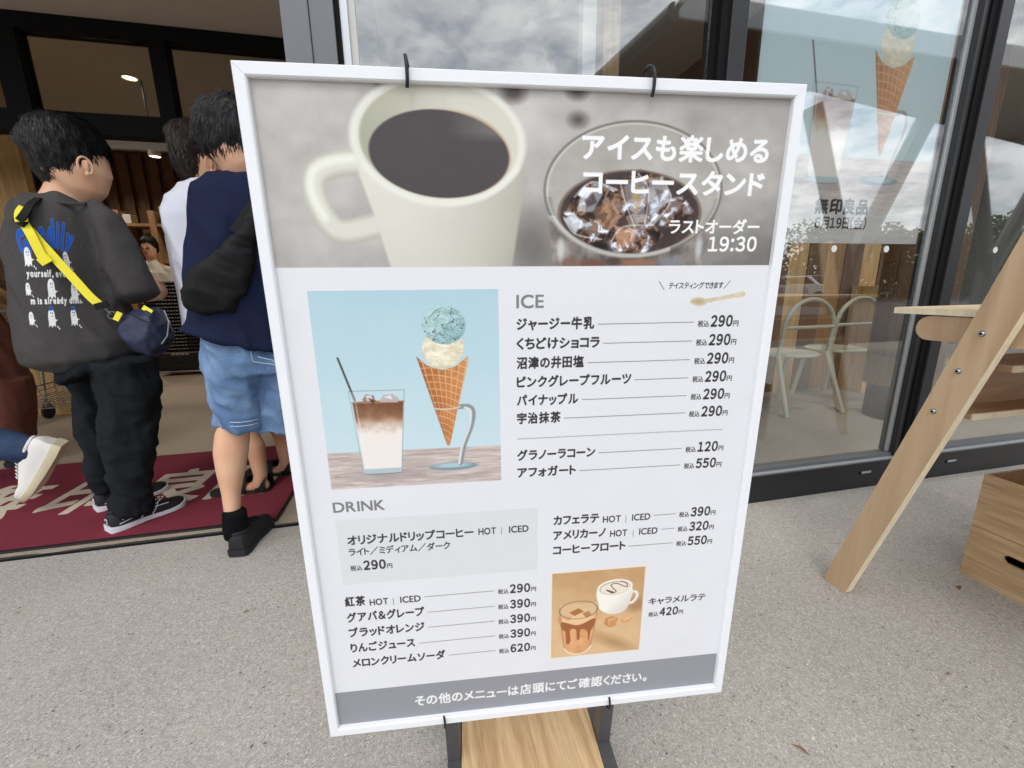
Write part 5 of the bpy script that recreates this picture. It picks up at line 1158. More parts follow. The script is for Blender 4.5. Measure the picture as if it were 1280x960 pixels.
def hair_strands(base, seed, n, length, crown, mat, parent, name='hair', thick=0.0016, down=0.9, lift=0.004, keep=None):
    """base skull mesh of hair plus many combed tufts that follow it downwards from the crown"""
    me = base.data; rr = random.Random(seed); vs = [v.co.copy() for v in me.vertices]; fs = [tuple(p.vertices) for p in me.polygons]; nb = len(me.vertices)
    nor = [v.normal.copy() for v in me.vertices]
    for k in range(n):
        i = rr.randrange(nb); p = vs[i].copy(); nn = nor[i].copy()
        if keep and not keep(p): continue
        away = (p - crown); away = away - away.dot(nn) * nn; g = Vector((0, 0, -1)); g = g - g.dot(nn) * nn
        d = (away.normalized() * (1 - down) + g * down + Vector((rr.gauss(0, .13), rr.gauss(0, .13), rr.gauss(0, .09))))
        if d.length < 1e-3: continue
        d.normalize(); fly = rr.random() < 0.10; L_ = length * rr.uniform(0.5, 1.2); w = d.cross(nn).normalized() * thick * (0.35 if fly else rr.uniform(0.6, 1.4)); q = []; lf = lift * (2.2 if fly else 1.0)
        for s in range(5):
            t = s / 4; pt = p + d * L_ * t + nn * (lf * math.sin(PI * (t * 0.9 + 0.10)) + rr.uniform(0, 0.001)) - nn * (L_ * t) ** 2 * 5.5
            ww = w * (1 - t * 0.85); q.append((pt - ww, pt + ww + nn * thick * 0.5))
        o_ = len(vs)
        for a, b_ in q: vs += [a, b_]
        for s in range(4): fs.append((o_ + 2 * s, o_ + 2 * s + 1, o_ + 2 * s + 3, o_ + 2 * s + 2))
    m2 = bpy.data.meshes.new(name); m2.from_pydata(vs, [], fs); o = link(name, m2, parent, mat, True)
    bpy.data.objects.remove(base); return o

def shoe(parent, heel, fwd, up, L_, W_, up_mat, sole_mat, sole_h=0.028, collar=0.085, name='shoe', stripes=False, toe_up=0.012):
    """heel: point under the heel; the shoe runs along fwd"""
    f = Vector(fwd).normalized(); u = Vector(up); u = (u - u.dot(f) * f).normalized(); s = u.cross(f)
    P = lambda x, y, z: Vector(heel) + f * (x * L_) + s * (y * W_) + u * z
    prof = [(0.0, 0.30), (0.03, 0.36), (0.12, 0.40), (0.30, 0.38), (0.45, 0.37), (0.62, 0.46), (0.76, 0.50), (0.88, 0.44), (0.96, 0.28), (1.0, 0.10)]
    up_h = [(0.0, collar * 0.72), (0.03, collar * 0.86), (0.12, collar), (0.30, collar * 0.94), (0.45, collar * 0.92), (0.62, collar * 0.68), (0.76, collar * 0.50), (0.88, collar * 0.42), (0.96, collar * 0.32), (1.0, collar * 0.2)]
    t = bpy.data.objects.new(name, None); 
    so_ = MB(); rings = []
    for (x, w) in prof:
        h0 = toe_up * max(0, (x - 0.72) / 0.28) ** 2 + 0.006 * max(0, (0.08 - x) / 0.08); h = sole_h * (1.15 - 0.35 * x)
        k = w * 1.06
        rings.append([P(x * 1.02 - 0.01, -k * .96, h0), P(x * 1.02 - 0.01, k * .96, h0), P(x * 1.02 - 0.01, k * 1.03, h0 + h * 0.4), P(x * 1.02 - 0.01, k, h0 + h), P(x * 1.02 - 0.01, -k, h0 + h), P(x * 1.02 - 0.01, -k * 1.03, h0 + h * 0.4)])
    so_.loft(rings)
    uo = MB(); rings = []
    for (x, w), (_, h) in zip(prof, up_h):
        h0 = toe_up * max(0, (x - 0.72) / 0.28) ** 2 + sole_h * (1.15 - 0.35 * x) * 0.7; k = w * 0.97; rg = []
        for q in np.linspace(0, PI, 15):
            rg.append(P(x * 0.975 + 0.01, k * math.copysign(abs(math.cos(q)) ** 0.7, math.cos(q)), h0 + h * abs(math.sin(q)) ** 0.75))
        rings.append(rg)
    # open collar look: a dark padded ring
    upper = uo.loft(rings).build('shoe', up_mat, parent, True)
    so_.build('sole', sole_mat, upper, True)
    cpts = [P(0.19 + 0.15 * math.cos(a), 0.27 * math.sin(a), sole_h + collar * (0.80 - 0.06 * math.cos(a))) for a in np.linspace(0, 2 * PI, 18, endpoint=False)]
    MB().tube(cpts, 0.0065, 8, closed=True).build('collar', up_mat, upper, True)
    for k in range(6):
        x = 0.42 + k * 0.05; z = sole_h + collar * (0.93 - 0.07 * k)
        MB().tube([P(x, -0.16, z - 0.006), P(x + 0.02, 0.0, z + 0.006), P(x, 0.16, z - 0.006)], 0.0024, 6).build('lace', up_mat if up_mat != M['shoeblack'] else M['blackpants'], upper)
    if stripes:
        for sg in (-1, 1):
            for (a, b_, c_) in (((0.10, .020), (0.42, .034), (0.66, .060)), ((0.14, .034), (0.44, .044), (0.74, .036)), ((0.36, .012), (0.45, .040), (0.52, .066)), ((0.50, .010), (0.56, .034), (0.62, .056))):
                pts = []
                for (x, z) in (a, ((a[0] + b_[0]) / 2, (a[1] + b_[1]) / 2), b_, ((b_[0] + c_[0]) / 2, (b_[1] + c_[1]) / 2), c_):
                    w = np.interp(x, [p_[0] for p_ in prof], [p_[1] for p_ in prof]) * 0.98; hh = np.interp(x, [p_[0] for p_ in up_h], [p_[1] for p_ in up_h]); fr = min(max((z) / hh, 0), 0.95); ww = w * (1 - fr ** 2.6) ** 0.32
                    pts.append(P(x, sg * ww, sole_h * (1.15 - .35 * x) * 0.7 + z))
                MB().tube(pts, 0.0021, 6).build('side_stripe', M['solewhite'], upper)
        MB().tube([P(-0.003, 0.10 * math.cos(a), sole_h + 0.030 + 0.012 * math.sin(a)) for a in np.linspace(0, 5.2, 14)], 0.0014, 6).build('heel_mark', M['solewhite'], upper)
    return upper
def ear(c, f, parent, mat, s=1.0, up=Vector((0, 0, 1)), out=None):
    """ear standing off the head: c centre, f towards the face, out away from the skull"""
    b = MB(); f = Vector(f).normalized(); up = (up - up.dot(f) * f).normalized(); out = out or f.cross(up)
    pts = [c + (f * (0.014 * math.cos(a)) + up * (0.027 * math.sin(a) - 0.003)) * s + out * 0.006 * s * (1 - math.cos(a)) for a in np.linspace(-0.35 * PI, 1.15 * PI, 16)]
    b.tube(pts, 0.0036 * s, 8); b.ball(c + out * 0.001 - f * 0.001, (0.010 * s, 0.006 * s, 0.018 * s), 2); b.ball(c - up * 0.024 * s + out * 0.003, (0.007 * s, 0.004 * s, 0.008 * s), 2)
    bm_ = b.bm; return fuse('ear', bm_, mat, parent, 0.0016, 2)

GB = 'people queueing at the shop entrance'
# ---- person 1: heavy-set boy in a printed charcoal T-shirt
p1 = thing('person', 'boy in a charcoal T-shirt with a ghost print on the back and black trousers', 'person', GB)
Y1 = 2.05
b = bmesh.new()
loftS(b, [(78, 250, 121, 249, .045), (72, 236, 133, 238, .070), (62, 222, 139, 224, .082), (45, 205, 137, 206, .090), (32, 185, 131, 188, .094), (42, 172, 104, 176, .080), (54, 160, 84, 163, .05)], Y1)
loftS(b, [(60, 224, 110, 226, .060), (55, 240, 110, 243, .066), (46, 256, 114, 258, .085)], Y1)
b2 = MB(); b2.bm.free()
for (x, y, r) in ((139, 221, 0.014), (136.5, 232, 0.012), (133, 241, 0.013)):       # nose, lips, chin
    q = at(x - 2, y, Y1 + 0.02); mt_ = bmesh.ops.create_icosphere(b, subdivisions=2, radius=r, matrix=Matrix.Translation(q))
# forearms folded in front, hands hidden in front of the belly
loftS(b, [(150, 352, 190, 338, .050), (156, 372, 197, 350, .052), (160, 384, 197, 361, .048)], Y1)
e0 = at(181, 364, Y1); loft3(b, [(e0, .045, .045), (e0 + Vector((-0.02, 0.12, 0.0)), .040, .040), (e0 + Vector((-0.08, 0.24, 0.02)), .028, .030), (e0 + Vector((-0.11, 0.30, 0.03)), .038, .020), (e0 + Vector((-0.14, 0.36, 0.03)), .034, .016)])
for k in range(5):
    s0 = e0 + Vector((-0.14 + 0.012 * (k - 2), 0.355, 0.045 - 0.017 * k)); loft3(b, [(s0, .009, .009), (s0 + Vector((-0.03, 0.03, -0.004)), .008, .008), (s0 + Vector((-0.055, 0.035, -0.022)), .006, .006)], n=10)
# ankles
for (xa, ya, xb, yb, yy) in ((150, 615, 172, 615, 2.0), (120, 596, 138, 596, 2.22)): loftS(b, [(xa, ya - 60, xb, yb - 60, .04), (xa, ya, xb, yb, .034), (xa + 2, ya + 32, xb + 2, yb + 30, .034)], yy)
V3 = lambda x, y, Y, ra, rb: (at(x, y, Y), ra, rb)
loft3(b, [V3(82, 245, Y1, .05, .05), V3(84, 275, Y1, .07, .06), V3(90, 340, Y1, .08, .06), V3(104, 420, Y1, .08, .06), V3(118, 452, Y1, .07, .06)])
loft3(b, [V3(84, 270, Y1, .05, .05), V3(132, 285, Y1, .045, .045), V3(170, 350, Y1, .045, .045)])
loft3(b, [V3(112, 445, Y1 + 0.03, .05, .05), V3(114, 482, Y1 + 0.12, .045, .045), V3(119, 514, Y1 + 0.12, .04, .04), V3(122, 545, Y1 + 0.12, .035, .035), V3(128, 575, 2.20, .03, .03)])
loft3(b, [V3(122, 445, Y1, .05, .05), V3(158, 482, Y1 - 0.04, .045, .045), V3(161, 520, Y1 - 0.05, .04, .04), V3(161, 575, 2.0, .035, .035)])
fuse('body', b, M['skin'], p1, 0.0075, 5)
eye = MB().ball(at(133.4, 207.5, Y1 + 0.045), 0.010, 2).build('eye', M['black'], p1, True)
br = MB().tube([at(130.5, 198, Y1 + 0.03), at(134.6, 199, Y1 + 0.05)], 0.0025, 6).build('eyebrow', M['hair'], p1)
q = at(107.5, 207, Y1 - 0.082); ear(q, Vector((0.85, 0.50, 0)), p1, M['skin'], 1.15, out=Vector((0.1, -1, 0)).normalized())
b = bmesh.new()
loftS(b, [(58, 229, 96, 230, .070), (44, 216, 106, 219, .094), (32, 202, 122, 209, .110), (25, 188, 137, 198, .112), (23, 173, 134, 184, .108), (26, 158, 117, 166, .100), (33, 150, 98, 156, .082), (48, 145, 80, 149, .05)], Y1, e=2.1)
base = fuse('hair', b, M['hair'], None, 0.008, 5, wr=0.006, wsc=(26, 26, 12), seed=2)
hair_strands(base, 5, 7500, 0.036, at(50, 146, Y1), M['hair'], p1, thick=0.0012, down=0.65, lift=0.0030)
# T-shirt with its print on the back
b = bmesh.new()
loftS(b, [(52, 247, 106, 250, .075), (34, 252, 124, 260, .100), (18, 264, 140, 274, .118), (11, 284, 150, 295, .130), (10, 312, 154, 320, .138), (15, 350, 156, 352, .145), (24, 400, 168, 398, .155), (37, 449, 181, 441, .158)], Y1)
loftS(b, [(96, 262, 140, 262, .070), (112, 278, 160, 284, .084), (122, 305, 173, 312, .086), (132, 340, 186, 338, .084), (148, 371, 193, 352, .080), (152, 378, 194, 357, .078)], Y1 - 0.01)
loftS(b, [(14, 262, 50, 258, .07), (10, 290, 30, 290, .08), (12, 320, 28, 320, .07)], Y1 + 0.03)
SO = at(58, 262, Y1); SX = (at(140, 274, Y1) - at(18, 266, Y1)).normalized()
VD = (at(70, 330, Y1) - Vector((0, 0, 1))); VD = Vector((VD.x, VD.y, 0)).normalized(); AD = Vector((VD.y, -VD.x, 0))     # across the back
def shirt_uv(me):
    lay = me.uv_layers.new(); pz0 = at(30, 416, Y1 - 0.10).z; pz1 = at(60, 262, Y1 - 0.10).z; H_ = pz1 - pz0
    oa = at(14, 262, Y1 - 0.10).dot(AD); ob = at(31, 416, Y1 - 0.10).dot(AD); wd = (at(106, 330, Y1 - 0.10) - at(20, 330, Y1 - 0.10)).dot(AD)
    uu = np.zeros(len(me.loops) * 2)
    for i, l_ in enumerate(me.loops):
        vv = me.vertices[l_.vertex_index]; c_ = vv.co; t = (pz1 - c_.z) / H_
        u_ = (c_.dot(AD) - (oa + (ob - oa) * t)) / wd; v_ = 1 - t
        if vv.normal.dot(VD) > 0.15: u_, v_ = 1.5, 1.5
        uu[2 * i] = min(max(u_, -0.01), 1.01); uu[2 * i + 1] = min(max(v_, -0.01), 1.01)
    lay.data.foreach_set('uv', uu)
tee = fuse('t_shirt', b, M['shirtback'], p1, 0.0085, 5, wr=0.026, wsc=(5, 5, 3.0), seed=4, post=shirt_uv)
MB().tube([at(54, 249, Y1 - 0.085), at(70, 252.5, Y1 - 0.10), at(88, 254.5, Y1 - 0.10), at(104, 255, Y1 - 0.085), at(113, 252, Y1 - 0.03)], 0.006, 8).build('collar', M['teegrey'], p1, True)
b = bmesh.new()
loftS(b, [(52, 418, 150, 414, .100), (60, 440, 164, 434, .125), (68, 462, 189, 459, .136)], Y1, dome=False)
loftS(b, [(74, 450, 142, 452, .110), (84, 480, 142, 480, .098), (92, 512, 144, 512, .085), (100, 545, 142, 545, .078), (108, 580, 142, 580, .07), (113, 600, 141, 602, .062), (117, 611, 141, 612, .055)], Y1 + 0.12, dome=False)
loftS(b, [(116, 450, 190, 448, .125), (124, 480, 197, 478, .110), (127, 515, 196, 515, .095), (130, 555, 193, 555, .088), (137, 590, 186, 590, .080), (142, 612, 184, 612, .075), (141, 626, 190, 624, .075), (140, 638, 187, 633, .072)], Y1 - 0.05, dome=False)
fuse('trousers', b, M['blackpants'], p1, 0.008, 4, wr=0.024, wsc=(9, 9, 7), seed=8)
hp = at_ground(137, 668); tp = at_ground(222, 634); shoe(p1, hp, tp - hp, (0, 0, 1), 0.285, 0.098, M['shoeblack'], M['solewhite'], 0.030, 0.078, stripes=True)
hp = at_ground(121, 641); shoe(p1, hp, Vector((0.72, 0.70, 0)), (0, 0, 1), 0.275, 0.098, M['shoeblack'], M['solewhite'], 0.030, 0.078, stripes=True)
b = bmesh.new(); loftS(b, [(147, 622, 170, 621, .036), (147, 640, 167, 639, .037)], 1.975); fuse('sock', b, M['bluesock'], p1, 0.006, 2)
b = bmesh.new(); loftS(b, [(118, 598, 138, 597, .036), (119, 618, 137, 617, .036)], 2.20); fuse('sock', b, M['bluesock'], p1, 0.006, 2)
settle(p1)
# crossbody bag with a yellow strap (worn by person 1)
cb = thing('crossbody_bag', 'small navy crossbody bag on a bright yellow strap on the boy in charcoal', 'bag')
def ribbon(pts, w, th_, name, mat, parent):
    P = smooth3(pts, 6); b = MB(); rings = []
    for i, p in enumerate(P):
        d = (P[min(i + 1, len(P) - 1)] - P[max(i - 1, 0)]).normalized(); nrm = Vector((0.1, -1, 0.05)); sd_ = d.cross(nrm).normalized() * w / 2; nn = sd_.cross(d).normalized() * th_ / 2
        rings.append([p - sd_ - nn, p + sd_ - nn, p + sd_ + nn, p - sd_ + nn])
    return b.loft(rings).build(name, mat, parent)
yb = lambda x, y, d: at(x, y, Y1 - d * 1.02)
ribbon([yb(33, 282, .143), yb(48, 300, .152), yb(68, 322, .158), yb(92, 348, .162), yb(112, 370, .166), yb(126, 382, .166)], 0.029, 0.003, 'strap', M['yellow'], cb)
ribbon([yb(30, 279, .150), yb(38, 292, .163), yb(48, 312, .166), yb(56, 327, .166)], 0.029, 0.003, 'strap_tail', M['yellow'], cb)
ribbon([yb(52, 321, .170), yb(60, 329, .170)], 0.037, 0.005, 'strap_end', M['yellow'], cb)
ribbon([yb(36, 254, .115), yb(27, 265, .155), yb(27, 277, .170)], 0.036, 0.004, 'shoulder_strap', M['yellow'], cb)
ribbon([yb(48, 248, .105), yb(38, 256, .150), yb(31, 267, .172), yb(24, 276, .170)], 0.022, 0.006, 'shoulder_cord', M['bagblack'], cb)
ribbon([yb(21, 271, .152), yb(33, 279, .158)], 0.038, 0.010, 'buckle', M['bagblack'], cb)
ribbon([yb(125, 378, .176), yb(129, 385, .176)], 0.042, 0.007, 'buckle', M['bagblack'], cb)
MB().tube([yb(128, 382, .172), yb(139, 393, .172)], 0.0035, 8).build('clip', M['steel'], cb)
MB().tube([yb(140 + 5 * math.cos(a), 394 + 4.5 * math.sin(a), .172) for a in np.linspace(0, 2 * PI, 14, endpoint=False)], 0.003, 8, closed=True).build('ring', M['steel'], cb)
ribbon([yb(144, 394, .176), yb(151, 397, .176)], 0.034, 0.006, 'tab', M['yellow'], cb)
ribbon([yb(179, 384, .16), yb(190, 391, .17)], 0.018, 0.005, 'tab', M['yellow'], cb)
b = bmesh.new()
loftS(b, [(150, 392, 156, 408, .020), (160, 384, 166, 424, .045), (175, 381, 182, 440, .066), (192, 386, 200, 445, .070), (204, 398, 210, 432, .050)], Y1 - 0.14)
fuse('pouch', b, M['bagnavy'], cb, 0.006, 3, wr=0.008, wsc=(14, 14, 14), seed=1)
MB().tube([yb(205, 388, .12), yb(211, 402, .14), yb(209, 420, .17), yb(202, 430, .19)], 0.0022, 6).build('zip', M['framelight'], cb)
MB().tube([yb(160, 391, .195), yb(178, 400, .215), yb(200, 408, .215)], 0.002, 6).build('zip', M['bagblack'], cb)
settle(cb)

# ---- person 2: white T-shirt, sandals
p2 = thing('person', 'person in a white T-shirt and black sandals half hidden behind the boy in navy', 'person', GB)
Y2 = 2.22
b = bmesh.new()
loftS(b, [(250, 232, 292, 230, .05), (243, 218, 291, 222, .070), (232, 203, 291, 206, .082), (224, 188, 288, 190, .086), (224, 172, 280, 174, .08)], Y2)
loftS(b, [(238, 222, 276, 224, .055), (240, 236, 282, 236, .062)], Y2)
for sx, (hx, hy), (fx, fy) in ((-1, (-0.99, 2.30), (-0.84, 2.19)), (1, (-0.80, 2.34), (-0.775, 2.38))):
    loft3(b, [((-0.86 + sx * 0.07, Y2 + 0.02, 0.66), .065, .065), ((-0.86 + sx * 0.075, 2.27, 0.44), .050, .055), ((fx + 0.0, fy + 0.02, 0.24), .044, .048), ((fx + 0.01, fy, 0.09), .032, .034), ((fx - 0.01, fy, 0.045), .03, .036)])
    loft3(b, [((fx + 0.03, fy, 0.038), .024, .026), ((fx - 0.08, fy + 0.01, 0.034), .03, .022), ((fx - 0.15, fy + 0.02, 0.028), .036, .014)], lat=Vector((0, 1, 0)))
    for k in range(5):
        yy = fy + 0.02 + (k - 2) * 0.016; loft3(b, [((fx - 0.145, yy, 0.028), .008, .009), ((fx - 0.175 + abs(k - 1) * 0.006, yy, 0.024), .007, .007)], n=8, lat=Vector((0, 1, 0)))
SH2 = at(268, 300, Y2)
loft3(b, [(at(270, 240, Y2), .06, .06), (at(270, 300, Y2), .09, .07), (at(290, 400, Y2), .09, .07), (at(300, 470, Y2), .10, .07)])
for s in (-1, 1): loft3(b, [(SH2 + Vector((s * 0.14, 0, 0.02)), .045, .045), (SH2 + Vector((s * 0.17, 0.08, -0.14)), .038, .038), (SH2 + Vector((s * 0.14, 0.26, -0.20)), .028, .028), (SH2 + Vector((s * 0.13, 0.34, -0.20)), .034, .018)])
fuse('body', b, M['skin2'], p2, 0.0085, 4)
q = at(263.5, 205, Y2 - 0.085); ear(q, Vector((0.80, 0.60, 0)), p2, M['skin2'], 1.1, out=Vector((0.1, -1, 0)).normalized())
b = bmesh.new()
loftS(b, [(240, 228, 252, 229, .045), (228, 218, 262, 220, .080), (217, 205, 264, 207, .095), (210, 188, 280, 190, .103), (212, 173, 284, 174, .10), (222, 162, 275, 162, .08)], Y2, e=2.1)
base = fuse('hair', b, M['hairb'], None, 0.008, 4, wr=0.006, wsc=(26, 26, 10), seed=3)
hair_strands(base, 8, 5000, 0.040, at(240, 162, Y2), M['hairb'], p2, thick=0.0016, down=0.75, lift=0.0035)
b = bmesh.new()
loftS(b, [(246, 230, 292, 230, .07), (228, 242, 308, 242, .10), (213, 258, 322, 260, .12), (206, 276, 330, 278, .125), (212, 312, 326, 312, .125), (220, 350, 326, 352, .125), (230, 386, 326, 388, .125), (236, 408, 326, 408, .125)], Y2, dome=False)
loftS(b, [(210, 268, 240, 268, .06), (207, 300, 238, 300, .07), (214, 336, 240, 338, .065), (219, 346, 240, 348, .06)], Y2 - 0.02, dome=False)
fuse('t_shirt', b, M['whitetee'], p2, 0.009, 4, wr=0.02, wsc=(6, 6, 3), seed=6)
b = bmesh.new()
HP2 = at(306, 430, Y2)
loft3(b, [(HP2 + Vector((0, 0, 0.06)), .13, .11), (HP2, .14, .12), (HP2 + Vector((0.01, 0, -0.1)), .15, .12)])
for s in (-1, 1): loft3(b, [(HP2 + Vector((s * 0.07, 0, -0.06)), .085, .10), (HP2 + Vector((s * 0.075 + 0.01, 0.02, -0.28)), .08, .085), (HP2 + Vector((s * 0.075 + 0.015, 0.02, -0.36)), .078, .082)])
fuse('shorts', b, M['blackpants'], p2, 0.01, 3, wr=0.01, seed=9)
def sandal(parent, c, ang):
    f = Vector((math.cos(ang), math.sin(ang), 0)); s = Vector((-f.y, f.x, 0)); P = lambda x, y, z: Vector(c) + f * x + s * y + Vector((0, 0, z))
    b = MB(); rings = []
    for x, w in ((-0.10, 0.024), (-0.09, 0.033), (-0.04, 0.037), (0.03, 0.037), (0.09, 0.047), (0.14, 0.043), (0.17, 0.028), (0.178, 0.012)): rings.append([P(x, -w, 0.001), P(x, w, 0.001), P(x, w, 0.028), P(x, -w, 0.028)])
    so_ = b.loft(rings).build('sandal', M['soleblack'], parent)
    for x, w, z in ((0.085, 0.050, 0.062), (0.015, 0.044, 0.090), (-0.075, 0.040, 0.095)):
        pts = [P(x + 0.01 * math.cos(a), w * math.cos(a), 0.018 + (z - 0.018) * math.sin(a)) for a in np.linspace(0, PI, 13)]; b = MB(); rg = []
        for p_ in pts: rg.append([p_ - f * 0.022, p_ + f * 0.022, p_ + f * 0.022 + Vector((0, 0, 0.006)), p_ - f * 0.022 + Vector((0, 0, 0.006))])
        b.loft(rg).build('strap', M['bagblack'], so_)
sandal(p2, (-0.895, 2.20, 0.0), PI - 0.05); sandal(p2, (-0.83, 2.39, 0.0), PI - 0.05)
settle(p2)

# ---- person 3: navy T-shirt, denim shorts
p3 = thing('person', 'boy in a navy T-shirt and light denim shorts just left of the menu board', 'person', GB)
Y3 = 1.76
b = bmesh.new()
loftS(b, [(285, 228, 345, 226, .06), (280, 212, 346, 212, .085), (266, 195, 350, 196, .095), (258, 170, 348, 172, .100), (264, 148, 340, 150, .090), (280, 136, 325, 138, .06)], Y3)
loftS(b, [(284, 204, 332, 204, .06), (282, 220, 336, 220, .065)], Y3)
LG = [(280, 518, 312, 518, .055), (270, 545, 311, 545, .060), (268, 566, 309, 566, .062), (272, 590, 305, 590, .056), (278, 615, 300, 615, .042), (281, 636, 300, 636, .036), (281, 655, 303, 655, .036)]
loftS(b, [g + (Y3 - 0.02 - 0.010 * i,) for i, g in enumerate(LG)], Y3, e=2.0)
loft3(b, [((-0.42, Y3 + 0.02, 0.60), .075, .075), ((-0.40, Y3 + 0.05, 0.42), .055, .060), ((-0.38, Y3 + 0.10, 0.26), .050, .055), ((-0.37, Y3 + 0.12, 0.10), .034, .036), ((-0.37, Y3 + 0.13, 0.05), .034, .036)])
for s in (-1, 1):
    cx_ = -0.575; loft3(b, [((cx_ + s * 0.13, Y3, 1.22), .045, .048), ((cx_ + s * 0.155, Y3 + 0.06, 1.0), .038, .040), ((cx_ + s * 0.16, Y3 + 0.26, 0.96), .028, .030), ((cx_ + s * 0.14, Y3 + 0.34, 0.97), .038, .018), ((cx_ + s * 0.13, Y3 + 0.38, 0.97), .034, .014)])
    for k in range(5): s0 = Vector((cx_ + s * 0.13 + (k - 2) * 0.014, Y3 + 0.38, 0.97)); loft3(b, [(s0, .008, .008), (s0 + Vector((0, 0.045, -0.008)), .007, .007), (s0 + Vector((0, 0.065, -0.02)), .006, .006)], n=8)
loft3(b, [V3(308, 218, Y3, .05, .05), V3(310, 250, Y3, .07, .06), V3(310, 330, Y3, .08, .06), V3(312, 420, Y3, .08, .06), V3(312, 445, Y3, .07, .06)])
for s in (-1, 1): loft3(b, [V3(310, 250, Y3, .05, .05), ((cx_ + s * 0.12, Y3, 1.26), .045, .045), ((cx_ + s * 0.135, Y3 + 0.01, 1.18), .042, .042)])
loft3(b, [V3(310, 435, Y3, .06, .06), V3(298, 480, Y3, .055, .055), V3(294, 530, Y3 - 0.02, .045, .045)])
loft3(b, [V3(314, 435, Y3, .06, .06), ((-0.45, Y3, 0.72), .055, .055), ((-0.42, Y3 + 0.02, 0.60), .05, .05)])
fuse('body', b, M['skin'], p3, 0.0085, 4)
b = bmesh.new()
loftS(b, [(288, 212, 330, 212, .068), (274, 203, 342, 203, .088), (258, 188, 351, 190, .100), (248, 168, 354, 170, .108), (248, 150, 350, 152, .106), (258, 136, 340, 138, .092), (276, 127, 322, 129, .06)], Y3, e=2.1)
base = fuse('hair', b, M['hair'], None, 0.008, 4, wr=0.006, wsc=(26, 26, 10), seed=5)
hair_strands(base, 12, 7500, 0.036, at(292, 140, Y3 - 0.1), M['hair'], p3, thick=0.0011, down=0.65, lift=0.0030)
b = bmesh.new()
loftS(b, [(282, 220, 342, 216, .070), (262, 230, 362, 224, .100), (247, 252, 378, 246, .125), (240, 280, 388, 275, .138), (234, 318, 392, 312, .145), (233, 350, 394, 352, .145), (240, 385, 394, 392, .142), (239, 404, 396, 418, .145), (231, 416, 398, 436, .158)], Y3, dome=False)
loftS(b, [(250, 250, 285, 248, .06), (236, 300, 268, 300, .07), (230, 345, 258, 348, .065)], Y3 - 0.03, dome=False)
fuse('t_shirt', b, M['navy'], p3, 0.0085, 4, wr=0.022, wsc=(5, 5, 3.0), seed=11)
b = bmesh.new()
loftS(b, [(254, 408, 385, 420, .125), (257, 440, 388, 446, .135), (261, 460, 391, 464, .138)], Y3, dome=False)
loftS(b, [(258, 446, 332, 448, .128), (264, 478, 330, 480, .110), (268, 505, 328, 503, .098), (271, 524, 326, 518, .098), (272, 535, 325, 528, .098)], Y3 - 0.02, dome=False)
loftS(b, [(318, 446, 390, 448, .128), (321, 480, 392, 482, .110), (322, 505, 388, 505, .098), (324, 533, 384, 533, .095)], Y3 + 0.03, dome=False)
fuse('shorts', b, M['denim'], p3, 0.0075, 3, wr=0.022, wsc=(9, 9, 8), seed=13)
for z in (0, 5): MB().tube([at(276, 532 - z, Y3 - 0.085), at(285, 533 - z, Y3 - 0.122), at(300, 533 - z, Y3 - 0.136), at(315, 531 - z, Y3 - 0.118), at(323, 528.5 - z, Y3 - 0.08)], 0.0016, 6).build('hem_stitch', M['seam'], p3)
MB().tube([at(322, 446, Y3 - 0.142), at(340, 450, Y3 - 0.14), at(345, 454, Y3 - 0.14)], 0.0015, 6).build('pocket_stitch', M['seam'], p3)
MB().tube([at(312, 432, Y3 - 0.14), at(316, 452, Y3 - 0.146), at(345, 456, Y3 - 0.143)], 0.0015, 6).build('pocket_stitch', M['seam'], p3)
MB().tube([at(260, 448, Y3 - 0.09), at(272, 446, Y3 - 0.125), at(282, 438, Y3 - 0.135)], 0.0015, 6).build('pocket_stitch', M['seam'], p3)
hp = at_ground(297, 697); shoe(p3, hp, Vector((0.10, 1, 0)), (0, 0, 1), 0.255, 0.092, M['shoeblack'], M['soleblack'], 0.024, 0.082)
shoe(p3, Vector((-0.38, Y3 + 0.02, 0)), Vector((0.1, 1, 0)), (0, 0, 1), 0.27, 0.105, M['shoeblack'], M['soleblack'], 0.030, 0.088)
b = bmesh.new(); loftS(b, [(279, 640, 307, 640, .046, Y3 - 0.085), (279, 656, 309, 656, .046, Y3 - 0.085), (281, 668, 311, 668, .046, Y3 - 0.08)], Y3); fuse('sock', b, M['sock'], p3, 0.006, 2)
b = bmesh.new(); loft3(b, [((-0.37, Y3 + 0.12, 0.15), .042, .044), ((-0.37, Y3 + 0.12, 0.07), .042, .046)]); fuse('sock', b, M['sock'], p3, 0.006, 2)
settle(p3)
sb = thing('sling_bag', 'slouchy black sling bag across the back of the boy in navy', 'bag')
b = bmesh.new()
loftS(b, [(313, 262, 325, 268, .014), (303, 280, 317, 298, .018), (286, 300, 311, 332, .028), (260, 322, 304, 366, .038), (240, 342, 288, 390, .042), (228, 357, 262, 393, .034), (227, 370, 240, 387, .020)], Y3 - 0.17)
fuse('pouch', b, M['bagblack'], sb, 0.0065, 4, wr=0.014, wsc=(10, 10, 14), seed=21)
ribbon([at(296, 292, Y3 - 0.19), at(313, 266, Y3 - 0.17), at(328, 244, Y3 - 0.14), at(342, 226, Y3 - 0.08), at(350, 216, Y3)], 0.045, 0.004, 'strap', M['bagblack'], sb)
settle(sb)

